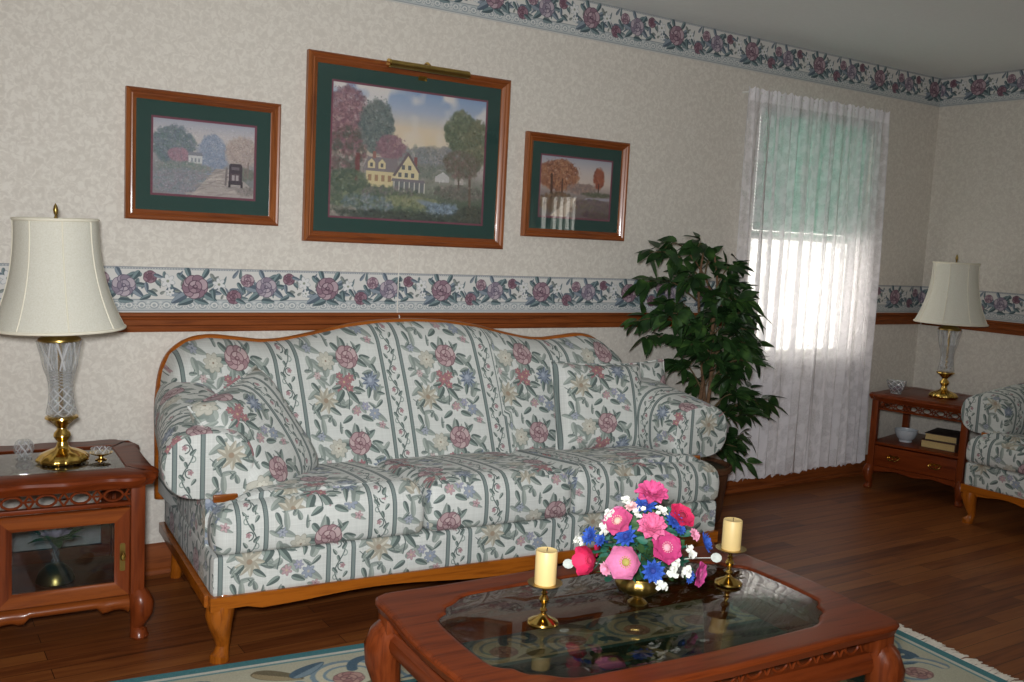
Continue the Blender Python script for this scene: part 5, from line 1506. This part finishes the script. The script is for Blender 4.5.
def blind_mat():
    m, nt, out = new_mat('sage_blind_slat')
    d = N(nt, 'ShaderNodeBsdfDiffuse'); d.inputs[0].default_value = srgb((172, 196, 184)); t = N(nt, 'ShaderNodeBsdfTranslucent'); t.inputs[0].default_value = srgb((120, 176, 156))
    tc = N(nt, 'ShaderNodeTexCoord'); no = N(nt, 'ShaderNodeTexNoise', Scale=9.0); nt.links.new(tc.outputs['Object'], no.inputs[0])
    r = ramp(nt, no.outputs['Fac'], [(.3, srgb((140, 192, 180))), (.7, srgb((160, 204, 192)))]); nt.links.new(r.outputs[0], t.inputs[0])
    mx = N(nt, 'ShaderNodeMixShader'); mx.inputs[0].default_value = .62
    nt.links.new(d.outputs[0], mx.inputs[1]); nt.links.new(t.outputs[0], mx.inputs[2]); nt.links.new(mx.outputs[0], out.inputs[0]); return m
def blind(label, M):
    t = thing('window_blind', label, 'blind', (0, 0, 0)); t.matrix_world = M
    w = .462
    bm = B(); n = 34
    for k in range(n):
        z = -.04 - .62 * k / n; a = R(66)
        box_ = B(); box(box_, -w, w, -.0125, .0125, -.0006, .0006); merge(bm, box_, Matrix.Translation((0, 0, z)) @ Matrix.Rotation(a, 4, 'X'))
    link('slats', bm, BLINDM, t)
    bm = B(); box(bm, -w, w, -.014, .014, -.028, 0, .003); link('head_rail', bm, BLINDM, t)
    bm = B(); box(bm, -w, w, -.012, .012, -.685, -.668, .003); link('bottom_rail', bm, BLINDM, t)
    bm = B()
    for x in (-.3, 0, .3): tube(bm, [(x, -.013, -.01), (x, -.013, -.67)], .001, 4)
    link('ladder_cords', bm, WHITE, t)
BLINDM = blind_mat()
blind('pale green mini blind half lowered behind the lace curtain', Matrix.Translation((-1.08, .012, 2.098)))

# ================================================================== FICUS
FX, FY = -2.12, -.30
fi = thing('ficus_tree', 'leafy green ficus tree in a brown pot between sofa and lace curtain', 'potted plant', (FX, FY, 0))
bm = B(); lathe(bm, [(.001, 0), (.115, 0), (.12, .01), (.145, .24), (.158, .25), (.160, .275), (.150, .28), (.140, .265), (.001, .255)], seg=36); link('pot', bm, plain('brown_basket', (92, 58, 36), .6, var=.25, scale=60), fi)
bm = B(); lathe(bm, [(.001, .258), (.138, .258), (.12, .266), (.06, .272), (.001, .274)], seg=24, mod=lambda r, a, z: r * (1 + .03 * math.sin(7 * a))); link('soil', bm, plain('moss', (70, 62, 40), .95, var=.4, scale=80), fi)
q = random.Random(12)
stems = []
bm = B()
for k in range(3):
    a = k * 2.1; P = spline([(.03 * math.cos(a), .03 * math.sin(a), .26), (.025 * math.cos(a + 2.5), .02 * math.sin(a + 2.5), .5), (.03 * math.cos(a + 4), .03 * math.sin(a + 4), .8), (-.02 + .06 * math.cos(a + 5), .04 * math.sin(a + 5), 1.12), (-.08 + .08 * math.cos(a), .05 * math.sin(a), 1.30)], 6)
    tube(bm, P, [.012 - .008 * i / len(P) for i in range(len(P))], 8); stems.append(P)
link('trunk', bm, plain('ficus_bark', (112, 84, 60), .9, var=.3, scale=60), fi)
# leaf clusters at the ends of drooping twigs (offsets from the pot's centre, metres)
CL = []
for x, z, y in ((-.58, 1.30, -.02), (-.44, 1.30, .05), (-.30, 1.31, -.05), (-.14, 1.25, .02), (.0, 1.24, -.04), (-.55, 1.16, .04), (-.40, 1.18, -.10), (-.24, 1.17, .08), (-.08, 1.14, -.08), (.10, 1.13, .05),
                (-.50, 1.02, -.08), (-.36, 1.05, .06), (-.18, 1.02, -.13), (-.02, 1.02, .05), (.15, 1.02, -.03), (-.60, .98, .02), (-.50, .90, .05), (-.34, .88, -.10), (-.16, .90, .08), (.02, .88, -.12), (.16, .90, .04), (.22, .98, .06),
                (-.28, .76, .06), (-.12, .76, -.10), (.06, .76, .04), (.20, .78, -.05), (.24, .84, .03), (-.10, .64, .10), (.08, .62, -.06), (.22, .62, .02), (.32, .58, -.03), (.38, .55, .03), (.12, .52, .06), (.26, .50, -.04), (.02, .50, -.02), (.22, .38, .0), (.10, .34, -.05), (.15, .26, -.02), (-.40, .98, -.14), (-.26, 1.1, -.14), (-.05, .95, .1), (-.25, .92, -.2), (-.12, .86, -.2), (-.2, 1.0, -.2), (-.08, .96, -.2), (-.3, .82, -.18), (-.14, .74, -.2), (-.02, .80, -.2), (-.1, 1.08, -.18)):
    CL.append((x + .13, y, z))
bl = B(); bt = B()
def ficus_leaf(bm, pos, d, L, roll):
    z = Vector(d).normalized(); side = z.cross(Vector((0, 0, 1)));
    side = side.normalized() if side.length > .01 else Vector((1, 0, 0)); nrm = side.cross(z)
    side = side * math.cos(roll) + nrm * math.sin(roll); nrm = side.cross(z)
    prof = [(0, .0), (.12, .30), (.3, .48), (.5, .46), (.7, .32), (.88, .13), (1, .0)]
    mid = []; lf = []; rt = []
    for t_, w in prof:
        c = Vector(pos) + z * (t_ * L) - Vector((0, 0, 1)) * (.18 * L * t_ * t_) 
        mid.append(bm.verts.new(c))
        lf.append(bm.verts.new(c + side * w * L * .46 + nrm * w * L * .12)); rt.append(bm.verts.new(c - side * w * L * .46 + nrm * w * L * .12))
    for i in range(len(prof) - 1):
        bm.faces.new((mid[i], mid[i + 1], lf[i + 1], lf[i])); bm.faces.new((rt[i], rt[i + 1], mid[i + 1], mid[i]))
for (x, y, z) in CL:
    e = Vector((x, y, z))
    S = min((p for P in stems for p in P if p.z < z + .02 and p.z > .28), key=lambda p: (p - e).length + .5 * abs(p.z - (z - .12)), default=Vector((0, 0, .3)))
    m_ = (S + e) / 2 + Vector((0, 0, .05)); tw = spline([S, m_, e], 5)
    tube(bt, tw, [.0045 - .003 * i / len(tw) for i in range(len(tw))], 5)
    for k in range(18):
        t_ = q.uniform(.45, 1); b_ = tw[min(len(tw) - 1, int(t_ * (len(tw) - 1)))] + Vector((q.uniform(-.02, .02), q.uniform(-.02, .02), q.uniform(-.01, .02)))
        d = ((e - S).normalized() * .7 + Vector((q.uniform(-1, 1), q.uniform(-1, 1), q.uniform(-1.1, .25)))).normalized()
        ficus_leaf(bl, b_ + d * .012, d, q.uniform(.07, .118), q.uniform(-.9, .9))
def leaf_mat():
    m, nt, out = new_mat('ficus_leaf')
    b = bsdf(nt, out, .42, 0, 0, .35)
    tc = N(nt, 'ShaderNodeTexCoord'); no = N(nt, 'ShaderNodeTexNoise', Scale=14.0, Detail=2.0); nt.links.new(tc.outputs['Object'], no.inputs[0])
    r = ramp(nt, no.outputs['Fac'], [(.32, srgb((28, 50, 26))), (.55, srgb((44, 72, 34))), (.72, srgb((72, 102, 48)))]); nt.links.new(r.outputs[0], b.inputs['Base Color']); return m
link('foliage', bl, leaf_mat(), fi, recalc=False, sharp=60); link('twigs', bt, plain('ficus_twig', (96, 80, 52), .9), fi)

# ================================================================== LIGHT AND CAMERA
w = bpy.data.worlds.new('Daylight'); SC.world = w; w.use_nodes = True
bg = w.node_tree.nodes['Background']; bg.inputs[0].default_value = (1.0, .97, .88, 1); bg.inputs[1].default_value = 3.4
CP = Vector((-5.5214, -3.7225, 1.3412))
def area(name, loc, aim, size, power, color, sy=None):
    l = bpy.data.lights.new(name, 'AREA'); l.energy = power; l.color = color; l.size = size
    if sy: l.shape = 'RECTANGLE'; l.size_y = sy
    o = bpy.data.objects.new(name, l); COL.objects.link(o); o.location = loc
    o.rotation_euler = (Vector(aim) - Vector(loc)).to_track_quat('-Z', 'Y').to_euler(); return o
fl = area('camera_flash', CP + CU * .10 - CR * .05 - CF * .02, CP + CF * 3 - CR * .2, .12, 36.5, (.95, .97, 1.0))
fl.data.spread = R(110)
for loc, aim, sx_, sy_ in ((((UX0 + UX1) / 2, YF - .13, (UZ0 + UZ1) / 2), ((UX0 + UX1) / 2, 0, (UZ0 + UZ1) / 2), UX1 - UX0, UZ1 - UZ0), ((.13, (VY0 + VY1) / 2, (WZ0 + VZ1) / 2), (-3, (VY0 + VY1) / 2, (WZ0 + VZ1) / 2), VY1 - VY0, VZ1 - WZ0), (((WX0 + WX1) / 2, .13, (WZ0 + WZ1) / 2), ((WX0 + WX1) / 2, -3, (WZ0 + WZ1) / 2), WX1 - WX0, WZ1 - WZ0)):
    area('sky_portal', loc, aim, sx_, 1, (1, 1, 1), sy_).data.cycles.is_portal = True
cam = bpy.data.cameras.new('camera'); co = bpy.data.objects.new('camera', cam); COL.objects.link(co)
M = Matrix((CR, CU, -CF)).transposed().to_4x4(); M.translation = CP; co.matrix_world = M
cam.sensor_fit = 'HORIZONTAL'; cam.sensor_width = 36; cam.lens = 974.254 / 1024 * 36; cam.clip_start = .05
SC.camera = co
vs_ = SC.view_settings; vs_.view_transform = 'Standard'; vs_.look = 'None'; vs_.exposure = 0.0; vs_.gamma = 1; vs_.use_curve_mapping = False
